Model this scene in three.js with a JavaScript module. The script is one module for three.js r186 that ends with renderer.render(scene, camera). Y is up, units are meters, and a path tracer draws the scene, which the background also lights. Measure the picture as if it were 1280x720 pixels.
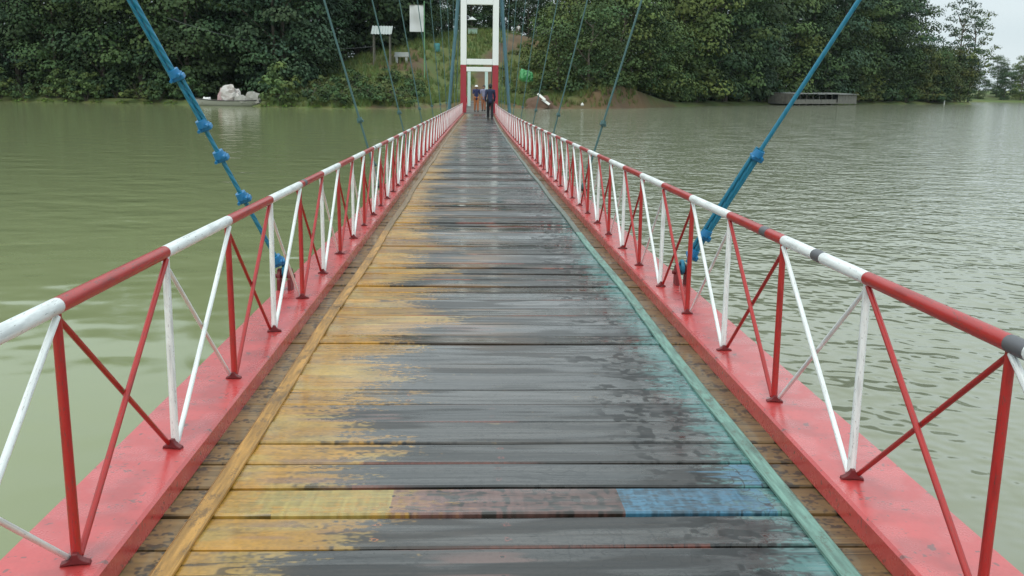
import * as THREE from 'three';
import { mergeGeometries } from 'three/addons/utils/BufferGeometryUtils.js';
import { RoundedBoxGeometry } from 'three/addons/geometries/RoundedBoxGeometry.js';
import { MarchingCubes } from 'three/addons/objects/MarchingCubes.js';

// ------------------------------------------------------------------ camera, sky, sun, exposure
const scene = new THREE.Scene();
const CAM_Y = 2.5;                                   // metres above the river
const camera = new THREE.PerspectiveCamera(33.36, 16 / 9, 0.05, 2000);
camera.position.set(0, CAM_Y, 0);
{
  const yaw = 0.04257, pitch = 0.206, roll = 0.0142;
  // turn right by yaw, look down by pitch, lean by roll
  camera.rotation.order = 'YXZ';
  camera.rotation.set(-pitch, -yaw, roll);
}
const renderer = new THREE.WebGLRenderer({ antialias: true });
renderer.toneMapping = THREE.LinearToneMapping;
renderer.toneMappingExposure = 1.5;
renderer.shadowMap.enabled = true;

function rngOf(seed) { let a = seed >>> 0; return () => { a = (a + 0x6D2B79F5) | 0; let t = Math.imul(a ^ (a >>> 15), 1 | a); t = (t + Math.imul(t ^ (t >>> 7), 61 | t)) ^ t; return ((t ^ (t >>> 14)) >>> 0) / 4294967296; }; }
const NT = new Float32Array(65536); { const r = rngOf(77); for (let i = 0; i < 65536; i++) NT[i] = r(); }
function vn(x, y) {                                  // value noise 0..1
  const xi = Math.floor(x), yi = Math.floor(y); let fx = x - xi, fy = y - yi;
  fx = fx * fx * (3 - 2 * fx); fy = fy * fy * (3 - 2 * fy);
  const x0 = xi & 255, x1 = (xi + 1) & 255, y0 = (yi & 255) << 8, y1 = ((yi + 1) & 255) << 8;
  const a = NT[y0 + x0], b = NT[y0 + x1], c = NT[y1 + x0], d = NT[y1 + x1];
  return a + (b - a) * fx + (c - a + (a - b - c + d) * fx) * fy;
}
const fbm = (x, y, n = 4) => { let s = 0, a = 0.5, t = 0; for (let i = 0; i < n; i++) { s += a * vn(x, y); t += a; x = x * 2.03 + 17.1; y = y * 2.03 + 9.7; a *= 0.5; } return s / t; };
const clamp = (v, a = 0, b = 1) => v < a ? a : v > b ? b : v;
const sstep = (a, b, v) => { const t = clamp((v - a) / (b - a)); return t * t * (3 - 2 * t); };
const mix = (a, b, t) => a + (b - a) * t;

{ // overcast sky: an even cloud deck, a little darker towards the horizon
  const W = 512, H = 256, d = new Float32Array(W * H * 4);
  for (let j = 0; j < H; j++) for (let i = 0; i < W; i++) {
    const el = (j + 0.5) / H * Math.PI - Math.PI / 2, az = (i / W) * Math.PI * 2;
    const s = Math.max(0, Math.sin(el));
    const px = Math.cos(az), pz = Math.sin(az), k = 2.2 / (s + 0.25);
    const n = fbm(px * k * Math.cos(el) + 40, pz * k * Math.cos(el) + 40, 4);
    const L = (0.52 + 0.60 * s) * (0.86 + 0.28 * n);
    const o = (j * W + i) * 4, w = 0.15 + 0.85 * n;
    d[o] = L * mix(0.76, 0.92, w); d[o + 1] = L * mix(0.955, 1.0, w); d[o + 2] = L * mix(1.03, 1.02, w); d[o + 3] = 1;
  }
  const t = new THREE.DataTexture(d, W, H, THREE.RGBAFormat, THREE.FloatType);
  t.mapping = THREE.EquirectangularReflectionMapping; t.magFilter = t.minFilter = THREE.LinearFilter; t.wrapS = THREE.RepeatWrapping; t.needsUpdate = true;
  scene.background = t; scene.environment = t;
}
const sun = new THREE.DirectionalLight(0xfff4e4, 0.7);
sun.position.set(-30, 80, 25); sun.target.position.set(0, 0, -40); sun.shadow.radius = 40; sun.castShadow = true;
sun.shadow.mapSize.set(2048, 2048);
Object.assign(sun.shadow.camera, { left: -160, right: 160, top: 160, bottom: -160, near: 1, far: 400 });
scene.add(sun, sun.target);
scene.fog = new THREE.FogExp2(0xcfdde2, 0.00006);

// ------------------------------------------------------------------ helpers
const taken = new Map();
const numbered = n => { const k = taken.get(n) || 0; taken.set(n, k + 1); return k ? `${n}_${String(k).padStart(3, '0')}` : n; };
function shade(o) { o.traverse(m => { if (m.isMesh) { m.castShadow = m.receiveShadow = true; } }); return o; }
function thing(name, label, category, pos = [0, 0, 0], group, turn = 0) {
  const g = new THREE.Group(); g.name = numbered(name); g.position.set(...pos); g.rotation.y = turn;
  g.userData = { label, category }; if (group) g.userData.group = group; scene.add(g); return g;
}
function part(name, geo, mat, parent, label) {
  const m = new THREE.Mesh(geo, mat); m.name = name; m.castShadow = m.receiveShadow = true;
  if (label) m.userData.label = label; parent.add(m); return m;
}
function solo(name, geo, mat, label, category, group) {
  const m = part(numbered(name), geo, mat, scene); m.userData = { label, category }; if (group) m.userData.group = group; return m;
}
function structure(name, geo, mat, label) { const m = part(numbered(name), geo, mat, scene); m.userData = { kind: 'structure', label }; return m; }
function copyOf(src, label, pos, turn = 0, scale = 1, group) {
  const c = src.clone(); c.name = numbered(src.name.replace(/_\d{3}$/, '')); c.userData = { ...src.userData, label }; if (group) c.userData.group = group;
  c.position.set(...pos); c.rotation.y = turn; Array.isArray(scale) ? c.scale.set(...scale) : c.scale.setScalar(scale); scene.add(c); return c;
}
const V = (x, y, z) => new THREE.Vector3(x, y, z);
const lin = (r, g, b) => new THREE.Color().setRGB(r, g, b);
const std = (c, rough = 0.6, extra = {}) => new THREE.MeshStandardMaterial({ color: Array.isArray(c) ? lin(...c) : c, roughness: rough, ...extra });
function box(w, h, d, x = 0, y = 0, z = 0, r = 0) { const g = r ? new RoundedBoxGeometry(w, h, d, 2, r) : new THREE.BoxGeometry(w, h, d); g.translate(x, y, z); return g.index ? g.toNonIndexed() : g; }
function rod(a, b, r0, r1 = r0, seg = 10, open = false) {      // cylinder from a to b
  const d = b.clone().sub(a), L = d.length(); const g = new THREE.CylinderGeometry(r1, r0, L, seg, 1, open);
  g.translate(0, L / 2, 0); g.applyQuaternion(new THREE.Quaternion().setFromUnitVectors(V(0, 1, 0), d.normalize())); g.translate(a.x, a.y, a.z); return g.toNonIndexed();
}
function tube(pts, r0, r1, seg = 7, n = pts.length * 3) {      // tapered tube through points
  const c = new THREE.CatmullRomCurve3(pts), fr = c.computeFrenetFrames(n), P = [], I = [];
  for (let i = 0; i <= n; i++) { const p = c.getPointAt(i / n), r = mix(r0, r1, i / n);
    for (let j = 0; j < seg; j++) { const a = j / seg * Math.PI * 2; const q = p.clone().addScaledVector(fr.normals[i], Math.cos(a) * r).addScaledVector(fr.binormals[i], Math.sin(a) * r); P.push(q.x, q.y, q.z); } }
  for (let i = 0; i < n; i++) for (let j = 0; j < seg; j++) { const a = i * seg + j, b = i * seg + (j + 1) % seg, c2 = a + seg, d = b + seg; I.push(a, b, c2, b, d, c2); }
  const g = new THREE.BufferGeometry(); g.setAttribute('position', new THREE.Float32BufferAttribute(P, 3)); g.setIndex(I); g.computeVertexNormals();
  const uv = []; for (let i = 0; i <= n; i++) for (let j = 0; j < seg; j++) uv.push(j / seg, i / n); g.setAttribute('uv', new THREE.Float32BufferAttribute(uv, 2)); return g;
}
const merge = list => mergeGeometries(list.map(g => { g = g.index ? g.toNonIndexed() : g; for (const k of Object.keys(g.attributes)) if (!['position', 'normal', 'uv', 'color'].includes(k)) g.deleteAttribute(k); return g; }));
const mergeC = list => mergeGeometries(list);
function dataTex(w, h, fn, srgb, repeat) {                      // fn(i, j, out) writes 0..1 linear rgb
  const d = new Uint8Array(w * h * 4), o = [0, 0, 0];
  for (let j = 0; j < h; j++) for (let i = 0; i < w; i++) { fn(i, j, o); const k = (j * w + i) * 4;
    for (let c = 0; c < 3; c++) { let v = clamp(o[c]); if (srgb) v = v < 0.0031308 ? v * 12.92 : 1.055 * Math.pow(v, 1 / 2.4) - 0.055; d[k + c] = v * 255 + 0.5; } d[k + 3] = 255; }
  return finishTex(d, w, h, srgb, repeat);
}
function finishTex(d, w, h, srgb, repeat) {
  const t = new THREE.DataTexture(d, w, h, THREE.RGBAFormat); t.magFilter = THREE.LinearFilter; t.minFilter = THREE.LinearMipmapLinearFilter; t.generateMipmaps = true;
  if (srgb) t.colorSpace = THREE.SRGBColorSpace; if (repeat) t.wrapS = t.wrapT = THREE.RepeatWrapping; t.anisotropy = 8; t.needsUpdate = true; return t;
}

// ------------------------------------------------------------------ the line of the bridge (d = metres ahead of the camera)
const sag = d => d < 14 ? 0 : d < 60 ? ((d - 14) / 46) ** 2 : 1 + (d - 60) * 0.0217;
const beamY = d => CAM_Y - 1.0582 - 0.012 * Math.min(d, 60) + 0.19 * Math.min(sag(d), 1);
const beamX = d => 0.29 * Math.min(sag(d), 1);
const slopeAt = d => Math.atan((beamY(d + 0.3) - beamY(d - 0.3)) / 0.6);
const XL = -0.905, XR = 1.095;                        // the two rows of railing posts
const DECK = -0.068;                                  // top of the planks below the top of the edge beams

// ------------------------------------------------------------------ river
function waveTex(size, waves, seed, ax, spread, kmin, kmax, pw) {      // tileable sum of waves
  const r = rngOf(seed), W = [];
  for (let i = 0; i < waves; i++) { const k = kmin * Math.pow(kmax / kmin, Math.pow(r(), 0.8)), a = ax + (r() + r() + r() - 1.5) * spread;
    W.push([Math.round(k * Math.cos(a)), Math.round(k * Math.sin(a)), r() * 6.283, Math.pow(k / kmin, -pw)]); }
  const h = new Float32Array(size * size);
  for (const [kx, ky, ph, am] of W) {
    const cx = new Float32Array(size), sx = new Float32Array(size);
    for (let i = 0; i < size; i++) { cx[i] = Math.cos(6.28318 * kx * i / size + ph); sx[i] = Math.sin(6.28318 * kx * i / size + ph); }
    for (let j = 0; j < size; j++) { const c = am * Math.cos(6.28318 * ky * j / size), s = am * Math.sin(6.28318 * ky * j / size), o = j * size; for (let i = 0; i < size; i++) h[o + i] += cx[i] * c - sx[i] * s; }
  }
  // broad calmer and livelier patches
  for (let j = 0; j < size; j++) for (let i = 0; i < size; i++) { const a = 6.28318 * i / size, b = 6.28318 * j / size; h[j * size + i] *= 1 + 0.32 * Math.sin(2 * a + 1.3 * Math.sin(b) + seed) * Math.cos(3 * b + Math.sin(2 * a)) + 0.22 * Math.sin(5 * a + 2 * b + 1.7 * Math.sin(3 * b)); }
  let lo = 1e9, hi = -1e9; for (let k = 0; k < h.length; k++) { const v = h[k]; if (v < lo) lo = v; if (v > hi) hi = v; }
  const d = new Uint8Array(size * size * 4);
  for (let k = 0; k < h.length; k++) { const v = (h[k] - lo) / (hi - lo); d[k * 4] = d[k * 4 + 1] = d[k * 4 + 2] = v * 255; d[k * 4 + 3] = 255; }
  return finishTex(d, size, size, false, true);
}
const calmTex = waveTex(1024, 90, 5, 1.35, 1.5, 9, 90, 1.05);
const liveTex = waveTex(1024, 220, 9, 1.2, 2.4, 7, 130, 0.62);
function sheet(x0, x1, z0, z1, tile, u0 = 0, v0 = 0) {
  const nx = 24, nz = 24, g = new THREE.PlaneGeometry(1, 1, nx, nz), p = g.attributes.position, uv = g.attributes.uv;
  for (let i = 0; i < p.count; i++) { const x = mix(x0, x1, p.getX(i) + 0.5), z = mix(z0, z1, 0.5 - p.getY(i)); p.setXYZ(i, x, 0, z); uv.setXY(i, x / tile + u0, -z / tile + v0); }
  g.computeVertexNormals(); return g;
}
const waterMat = (bump, scale, rough, c) => new THREE.MeshPhysicalMaterial({ color: lin(...c), roughness: rough, ior: 1.33, bumpMap: bump, bumpScale: scale });
structure('river_water', sheet(-420, 0.1, -700, 40, 26), waterMat(calmTex, 0.026, 0.08, [0.222, 0.250, 0.122]), 'calm murky green river water mirroring the forested bank');
structure('river_water', sheet(0.1, 700, -700, 40, 14.7), waterMat(liveTex, 0.072, 0.08, [0.228, 0.240, 0.168]), 'wind-rippled grey-green river water under open sky');

// ------------------------------------------------------------------ river banks (one terrain)
const SH = [[-420, 130], [-150, 124], [-75, 120], [-58, 118], [-43, 117], [-30, 114], [-22, 108], [-14.8, 105], [-9, 109], [-4, 117], [6, 117.5], [16, 121], [31, 145], [52, 173], [81, 200], [104, 219], [112, 224], [119, 228], [122, 240], [126, 300], [160, 302], [250, 312], [420, 330]];
function shoreAt(x) { let i = 1; while (i < SH.length - 1 && SH[i][0] < x) i++; const [a, b] = [SH[i - 1], SH[i]], t = clamp((x - a[0]) / (b[0] - a[0])); return mix(a[1], b[1], t) + 1.6 * (fbm(x * 0.25 + 50, 3.3, 3) - 0.5); }
const PATH = [[0.3, 108], [0.6, 121], [1.6, 132], [3.2, 141], [6.0, 148], [8.5, 154], [9.5, 165]];
function pathDist(x, d) { let m = 1e9; for (let i = 1; i < PATH.length; i++) { const [ax, az] = PATH[i - 1], [bx, bz] = PATH[i]; const t = clamp(((x - ax) * (bx - ax) + (d - az) * (bz - az)) / ((bx - ax) ** 2 + (bz - az) ** 2)); m = Math.min(m, Math.hypot(x - ax - (bx - ax) * t, d - az - (bz - az) * t)); } return m; }
function groundY(x, d) {                                // height above the river at x, d metres ahead
  const s = d - shoreAt(x);
  const hill = 7.4 * Math.exp(-(((x - 2) / 19) ** 2)) + 3.0 + 5.0 * sstep(-22, -34, x) * sstep(6, 34, s);
  const cut = 2.2 * Math.exp(-(((x - 19) / 7) ** 2));
  let y = s < 0 ? s * 0.35 : 0.55 * sstep(0, 1.6, s) + cut * sstep(0.3, 2.4, s) + hill * sstep(2, 40, s);
  y += (fbm(x * 0.22, d * 0.22, 3) - 0.5) * 1.0 * sstep(0.5, 6, s);
  const g = Math.exp(-((x - 0.4) ** 2) / 9) * (1 - sstep(119, 128, d)) * sstep(-2, 0.5, s); // abutment level with the deck end
  return mix(y, 1.05, g * 0.9);
}
{
  const xs = [], ds = [];
  for (let x = -260; x < -80; x += 5) xs.push(x); for (let x = -80; x < 40; x += 0.8) xs.push(x); for (let x = 40; x < 125; x += 1.6) xs.push(x); for (let x = 125; x <= 420; x += 6) xs.push(x);
  for (let d = 100; d < 170; d += 0.8) ds.push(d); for (let d = 170; d < 320; d += 2.5) ds.push(d); for (let d = 320; d <= 520; d += 12) ds.push(d);
  const P = [], C = [], I = [], nx = xs.length;
  ds.forEach((d, j) => xs.forEach((x, i) => {
    const y = groundY(x, d), s = d - shoreAt(x); P.push(x, Math.max(y, -2), -d);
    const n = fbm(x * 0.5, d * 0.5, 4), n2 = vn(x * 2.1, d * 2.1);
    let dirt = sstep(2.0, 0.9, pathDist(x, d) + (n - 0.5) * 1.6);
    const bare = Math.max(Math.exp(-(((x + 9.5) / 4.5) ** 2) - (((d - 134) / 5.5) ** 2)), Math.exp(-(((x - 9) / 5) ** 2) - (((d - 153) / 7) ** 2)), Math.exp(-(((x - 8.5) / 5) ** 2) - (((d - 120) / 4) ** 2)));
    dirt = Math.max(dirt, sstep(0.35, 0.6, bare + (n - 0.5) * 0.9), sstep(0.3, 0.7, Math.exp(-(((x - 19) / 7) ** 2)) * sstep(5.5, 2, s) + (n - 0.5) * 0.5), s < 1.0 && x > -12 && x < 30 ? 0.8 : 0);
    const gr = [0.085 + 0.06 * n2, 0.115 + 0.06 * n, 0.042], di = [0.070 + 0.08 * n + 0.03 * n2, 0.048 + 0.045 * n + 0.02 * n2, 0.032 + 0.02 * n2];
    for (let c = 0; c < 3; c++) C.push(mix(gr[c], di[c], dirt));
  }));
  for (let j = 0; j < ds.length - 1; j++) for (let i = 0; i < nx - 1; i++) { const a = j * nx + i, b = a + 1, c = a + nx, e = c + 1; if (Math.max(P[a * 3 + 1], P[b * 3 + 1], P[c * 3 + 1], P[e * 3 + 1]) < -1.2) continue; I.push(a, b, c, b, e, c); }
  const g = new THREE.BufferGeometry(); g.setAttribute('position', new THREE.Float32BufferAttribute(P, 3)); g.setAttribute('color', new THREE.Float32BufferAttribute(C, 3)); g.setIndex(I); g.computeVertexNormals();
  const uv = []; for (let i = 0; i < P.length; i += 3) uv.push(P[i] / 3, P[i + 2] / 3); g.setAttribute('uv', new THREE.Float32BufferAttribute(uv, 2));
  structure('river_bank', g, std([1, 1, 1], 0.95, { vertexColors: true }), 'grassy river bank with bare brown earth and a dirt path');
}

// ------------------------------------------------------------------ wooden deck
const zb = [];                                          // plank joints
{
  const known = [1.87, 2.065, 2.264, 2.463, 2.667, 2.85, 3.034, 3.243, 3.435, 3.63, 3.82, 4.0, 4.18, 4.355, 4.53], r = rngOf(31);
  let lo = known[0]; const pre = []; while (lo > -1.2) { lo -= 0.185 + r() * 0.025; pre.unshift(lo); }
  zb.push(...pre, ...known); while (zb[zb.length - 1] < 118) zb.push(zb[zb.length - 1] + 0.185 + r() * 0.03);
}
const PR = zb.map((_, i) => { const r = rngOf(900 + i * 13); return [r(), r(), r(), r(), r(), r()]; });
const BLUE = zb.findIndex(z => Math.abs(z - 2.463) < 1e-6);
function deckSample(x, z, i, O) {                       // albedo, roughness, relief of the planks
  const R = PR[i], f = (z - zb[i]) / (zb[i + 1] - zb[i]), s = i * 7.31;
  const grain = vn(x * 2.6 + s, z * 95 + s), fine = vn(x * 14 + s, z * 260), broad = fbm(x * 1.7 + s, z * 7 + s, 3), speck = vn(x * 130, z * 130);
  const streak = vn(x * 5 + s * 3, z * 55 + s);
  let v = 0.022 + 0.018 * R[4] + 0.034 * (grain - 0.5) + 0.016 * (fine - 0.5) + 0.040 * (broad - 0.45);
  v = Math.max(0.010, v);
  const warm = 0.66 + 0.6 * (vn(x * 0.8 + s, z * 1.1) - 0.5) + 0.35 * (R[3] - 0.5);
  let r = v * mix(0.94, 1.16, warm), g = v * mix(1.0, 0.97, warm), b = v * mix(1.06, 0.78, warm);
  let wet = sstep(0.30, 0.56, 0.45 * fbm(x * 0.9 + 11, z * 1.5 + R[0] * 3, 3) + 0.30 * vn(x * 1.6 + s, z * 22 + s) + 0.25 * vn(x * 5, z * 48 + s));
  const dark = sstep(0.47, 0.60, 0.36 * fbm(x * 1.3 + 70, z * 1.6, 3) + 0.34 * vn(x * 1.9 + s, z * 11 + s) + 0.30 * vn(x * 4 + s, z * 34 + s) - 0.10 * (x - 0.1) + 0.07 * sstep(4.5, 7.5, z) * (1 - sstep(14, 24, z)));    // soaked, blackened boards
  r *= 1 - 0.60 * dark; g *= 1 - 0.68 * dark; b *= 1 - 0.74 * dark;
  const line = sstep(0.70, 0.82, vn(x * 1.1 + s * 2, z * 150 + s)) * sstep(0.35, 0.6, vn(x * 3.7 + s, z * 9)) * 0.55; r *= 1 - line; g *= 1 - line; b *= 1 - line;
  const pit = sstep(0.60, 0.74, 0.55 * vn(x * 55 + s, z * 120) + 0.45 * vn(x * 120, z * 150 + s)) * 0.5; r *= 1 - pit; g *= 1 - pit; b *= 1 - pit;
  let rough = mix(mix(0.34, 0.08, wet), 0.50, dark * 0.75), hgt = 0.5 + 0.4 * (grain - 0.5) + 0.15 * (fine - 0.5);
  const paint = (pr, pg, pb, a) => { r = mix(r, pr, a); g = mix(g, pg, a); b = mix(b, pb, a); rough = mix(rough, 0.36, a * 0.6); hgt += 0.12 * a; };
  // worn black rot on the right
  const rot = sstep(0.40, 0.62, x + 0.18 * (broad - 0.5) * 4 * 0.4) * sstep(0.52, 0.66, 0.5 * vn(x * 42, z * 48) + 0.5 * vn(x * 17 + s, z * 26)) * (R[2] > 0.25 ? 1 : 0.35);
  r *= 1 - 0.75 * rot; g *= 1 - 0.76 * rot; b *= 1 - 0.78 * rot; hgt -= 0.25 * rot; rough = mix(rough, 0.6, rot);
  // yellow paint worn from the middle towards the left edge
  const reach = -0.70 + 0.16 + 0.26 * R[0] * R[0] + 0.10 * R[1] + 0.09 * sstep(3, 5, z) - 0.17 * sstep(6.5, 10, z) + 0.10 * (vn(z * 1.3, 4.2) - 0.5);
  const patch = 0.24 * vn(x * 6 + s * 3, z * 46 + s) + 0.24 * vn(x * 24 + s, z * 80) + 0.27 * vn(x * 85, z * 120) + 0.25 * vn(x * 3.2 + s, z * 13);
  const yb = clamp(0.5 + (reach - x) / 0.50, 0, 1.25);
  const ya = (0.42 * sstep(0.30, 0.95, yb) + 0.58 * sstep(0.40, 0.70, yb + (patch - 0.5) * 1.5)) * (0.62 + 0.36 * sstep(0.3, 0.6, patch)) * (1 - 0.45 * sstep(9, 26, z));
  const yt = 0.62 + 0.55 * fbm(x * 5, z * 9 + s, 3) + 0.25 * (speck - 0.5), pale = sstep(0.45, 0.75, vn(x * 4 + 50, z * 16 + s));
  paint(mix(0.50, 0.47, pale) * yt, mix(0.255, 0.295, pale) * yt, mix(0.034, 0.068, pale) * yt, ya);
  const amber = sstep(0.50, 0.66, 0.55 * fbm(x * 2.3 + 91, z * 2.6, 3) + 0.45 * vn(x * 2.5 + s, z * 20 + s)) * sstep(3.5, 5.5, z) * (1 - sstep(10, 15, z)) * sstep(0.45, 0.0, x);
  paint(0.21, 0.105, 0.035, amber * 0.6);
  // teal paint along the right edge
  const tb = clamp(0.5 + (x - 0.80 + 0.07 * R[1]) / 0.26, 0, 1.2);
  const ta = (0.40 * sstep(0.35, 1.0, tb) + 0.50 * sstep(0.46, 0.78, tb + (patch - 0.5) * 1.5)) * (x < 0.96 ? 1 : 0) * (0.6 + 0.35 * sstep(0.35, 0.6, patch)) * (1 - 0.75 * sstep(5, 11, z));
  paint(0.06 + 0.07 * fine, 0.19 + 0.09 * grain, 0.185 + 0.08 * grain, ta);
  // faint red and orange paint left along some joints
  const edge = Math.max(sstep(0.10, 0.0, f), sstep(0.92, 1.0, f));
  const red = edge * sstep(0.50, 0.62, vn(x * 3 + s, z * 3 + s)) * (R[5] > 0.45 ? 1 : 0) * (x > -0.35 && x < 0.62 ? 1 : 0) * (0.4 + 0.6 * speck);
  paint(0.36, 0.10, 0.065, red * 0.75);
  const blush = sstep(0.62, 0.76, fbm(x * 2.1 + 30, z * 3 + R[3] * 9, 3)) * sstep(0.4, 0.7, streak) * (x < 0.7 ? 1 : 0);
  paint(0.20, 0.105, 0.085, blush * 0.5);
  // the board that keeps its band of yellow, pink and blue
  if (i === BLUE) {
    const hatch = 0.62 + 0.55 * vn(x * 110, z * 9) + 0.45 * (vn(x * 8, z * 170) - 0.5);
    const k = sstep(0.30, 0.55, 0.5 * vn(x * 75, z * 26) + 0.5 * vn(x * 30, z * 110));
    if (x > -0.70 && x < -0.225) paint(0.37 * hatch, 0.29 * hatch, 0.085 * hatch, (0.25 + 0.55 * k) * (1 - 0.8 * pit) * sstep(-0.75, -0.55, x));
    else if (x >= -0.225 && x < 0.43) paint(0.225 * hatch, 0.105 * hatch, 0.088 * hatch, 0.6 * k * (1 - 0.45 * sstep(-0.05, 0.35, x)));
    else if (x >= 0.43 && x < 0.86) paint(0.045 * hatch, 0.155 * hatch, 0.245 * hatch, (0.45 + 0.45 * k) * (1 - 0.8 * pit));
  }
  if (i === BLUE + 1 && x > 0.66 && x < 0.88) paint(0.05, 0.16, 0.25, sstep(0.45, 0.6, streak * 0.5 + 0.5 * (x - 0.66) / 0.22) * 0.85);
  // nail heads with a ring of paint
  for (const nx of [0.085 + 0.03 * (R[0] - 0.5), -0.235 + 0.03 * (R[1] - 0.5)]) for (const nf of [0.27 + 0.1 * (R[2] - 0.5), 0.72 + 0.12 * (R[5] - 0.5)]) {
    const q = Math.hypot(x - nx, (f - nf) * 0.195); if (q < 0.02) { const e = q * (0.45 + 1.1 * vn(x * 160 + s, z * 160)); if (q < 0.0055) { r = 0.022; g = 0.016; b = 0.014; hgt -= 0.2; } else if (R[nx < 0 ? 4 : 5] > (nx < 0 ? 0.72 : 0.5)) paint(nx < 0 ? 0.55 : 0.26, nx < 0 ? 0.17 : 0.06, 0.045, sstep(0.012, 0.005, e) * 0.75 * R[3]); }
  }
  // bare, dirty plank ends outside the battens
  if (x < -0.755 || x > 0.935) {
    const n = 0.36 * vn(x * 22, z * 30 + s) + 0.34 * vn(x * 60, z * 70) + 0.30 * vn(x * 120, z * 130), t = 0.65 + 0.6 * grain, q = x < 0 ? 1 : 0.72;
    r = 0.215 * t * q; g = 0.128 * t * q; b = 0.044 * t * q; rough = 0.6; const m = sstep(0.55, 0.68, n); r *= 1 - 0.72 * m; g *= 1 - 0.70 * m; b *= 1 - 0.6 * m; hgt = 0.5 + 0.5 * (grain - 0.5) + 0.4 * m;
  }
  // fine cracking where the paint film has failed
  const cm = sstep(0.50, 0.62, fbm(x * 3.1 + 5, z * 4.3 + 2, 3)) * sstep(0.05, 0.30, x) * (x < 0.9 ? 1 : 0);
  if (cm > 0) { const c1 = Math.abs(vn(x * 26 + 3, z * 34) - 0.5), c2 = Math.abs(vn(x * 58, z * 62 + 9) - 0.5), k = cm * Math.max(sstep(0.05, 0.015, c1), 0.7 * sstep(0.05, 0.015, c2)) * 0.8; r *= 1 - k; g *= 1 - k; b *= 1 - k; hgt -= 0.3 * k; }
  // splits along the grain
  const split = sstep(0.93, 0.97, 1 - Math.abs(vn(x * 1.3 + s, z * 30 + s) - 0.5) * 3.2 * (0.35 + R[2])) * (vn(x * 2.2 + s * 2, i) > 0.62 ? 1 : 0);
  r *= 1 - 0.7 * split; g *= 1 - 0.7 * split; b *= 1 - 0.7 * split; hgt -= 0.4 * split;
  O[0] = r; O[1] = g; O[2] = b; O[3] = rough; O[4] = hgt;
}
const DX0 = -0.93, DXW = 2.05;
function deckMaps(w, h, z0, z1) {
  const col = new Uint8Array(w * h * 4), ro = new Uint8Array(w * h * 4), bu = new Uint8Array(w * h * 4), O = [0, 0, 0, 0, 0];
  const enc = v => { v = clamp(v); return (v < 0.0031308 ? v * 12.92 : 1.055 * Math.pow(v, 1 / 2.4) - 0.055) * 255 + 0.5; };
  let i = 0;
  for (let j = 0; j < h; j++) { const z = z0 + (z1 - z0) * (j + 0.5) / h; while (zb[i + 1] <= z) i++;
    for (let k = 0; k < w; k++) { deckSample(DX0 + DXW * (k + 0.5) / w, z, i, O); const q = (j * w + k) * 4;
      col[q] = enc(O[0]); col[q + 1] = enc(O[1]); col[q + 2] = enc(O[2]); col[q + 3] = 255;
      ro[q] = 0; ro[q + 1] = clamp(O[3]) * 255; ro[q + 2] = 0; ro[q + 3] = 255; bu[q] = bu[q + 1] = bu[q + 2] = clamp(O[4]) * 255; bu[q + 3] = 255; } }
  return new THREE.MeshPhysicalMaterial({ clearcoat: 0.22, clearcoatRoughness: 0.10, map: finishTex(col, w, h, true), roughnessMap: finishTex(ro, w, h, false), roughness: 1, metalness: 0, bumpMap: finishTex(bu, w, h, false), bumpScale: 0.0012 });
}
const NEAR0 = 0.6, NEAR1 = 7.0, FAR1 = 62;
const deckNear = deckMaps(2048, 2048, NEAR0, NEAR1), deckFar = deckMaps(1024, 2048, NEAR1 - 0.4, FAR1);
const deckBare = std([0.075, 0.062, 0.05], 0.5);
function plankGeo(i, uvz0, uvz1) {
  const r = PR[i], a = zb[i] + 0.003 + 0.005 * r[0] * r[0], b = zb[i + 1] - 0.003 - 0.006 * r[1] * r[1], c = 0.005, t = 0.04;
  const lift = (r[2] - 0.5) * 0.004, tilt = (r[3] - 0.5) * 0.009;
  const x0 = XL - 0.175 + 0.01 * r[4], x1 = XR + 0.175 - 0.01 * r[5];
  const prof = [[a, -t], [a, -c], [a + c, 0], [b - c, 0], [b, -c], [b, -t]];
  const NX = 4, P = [], U = [], I = [];
  for (let k = 0; k <= NX; k++) { const x = mix(x0, x1, k / NX); const warp = 0.002 * Math.sin(k * 2.1 + r[0] * 9);
    prof.forEach(([z, y], q) => { P.push(x + beamX(z), beamY(z) + DECK + y + lift + warp + (q < 3 ? tilt : -tilt), -z); U.push((x - DX0) / DXW, (z - uvz0) / (uvz1 - uvz0)); }); }
  for (let k = 0; k < NX; k++) for (let q = 0; q < 5; q++) { const m = k * 6 + q, n = m + 1, o = m + 6, p = o + 1; I.push(m, o, n, n, o, p); }
  let g = new THREE.BufferGeometry(); g.setAttribute('position', new THREE.Float32BufferAttribute(P, 3)); g.setAttribute('uv', new THREE.Float32BufferAttribute(U, 2)); g.setIndex(I); g = g.toNonIndexed(); g.computeVertexNormals(); return g;
}
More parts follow.
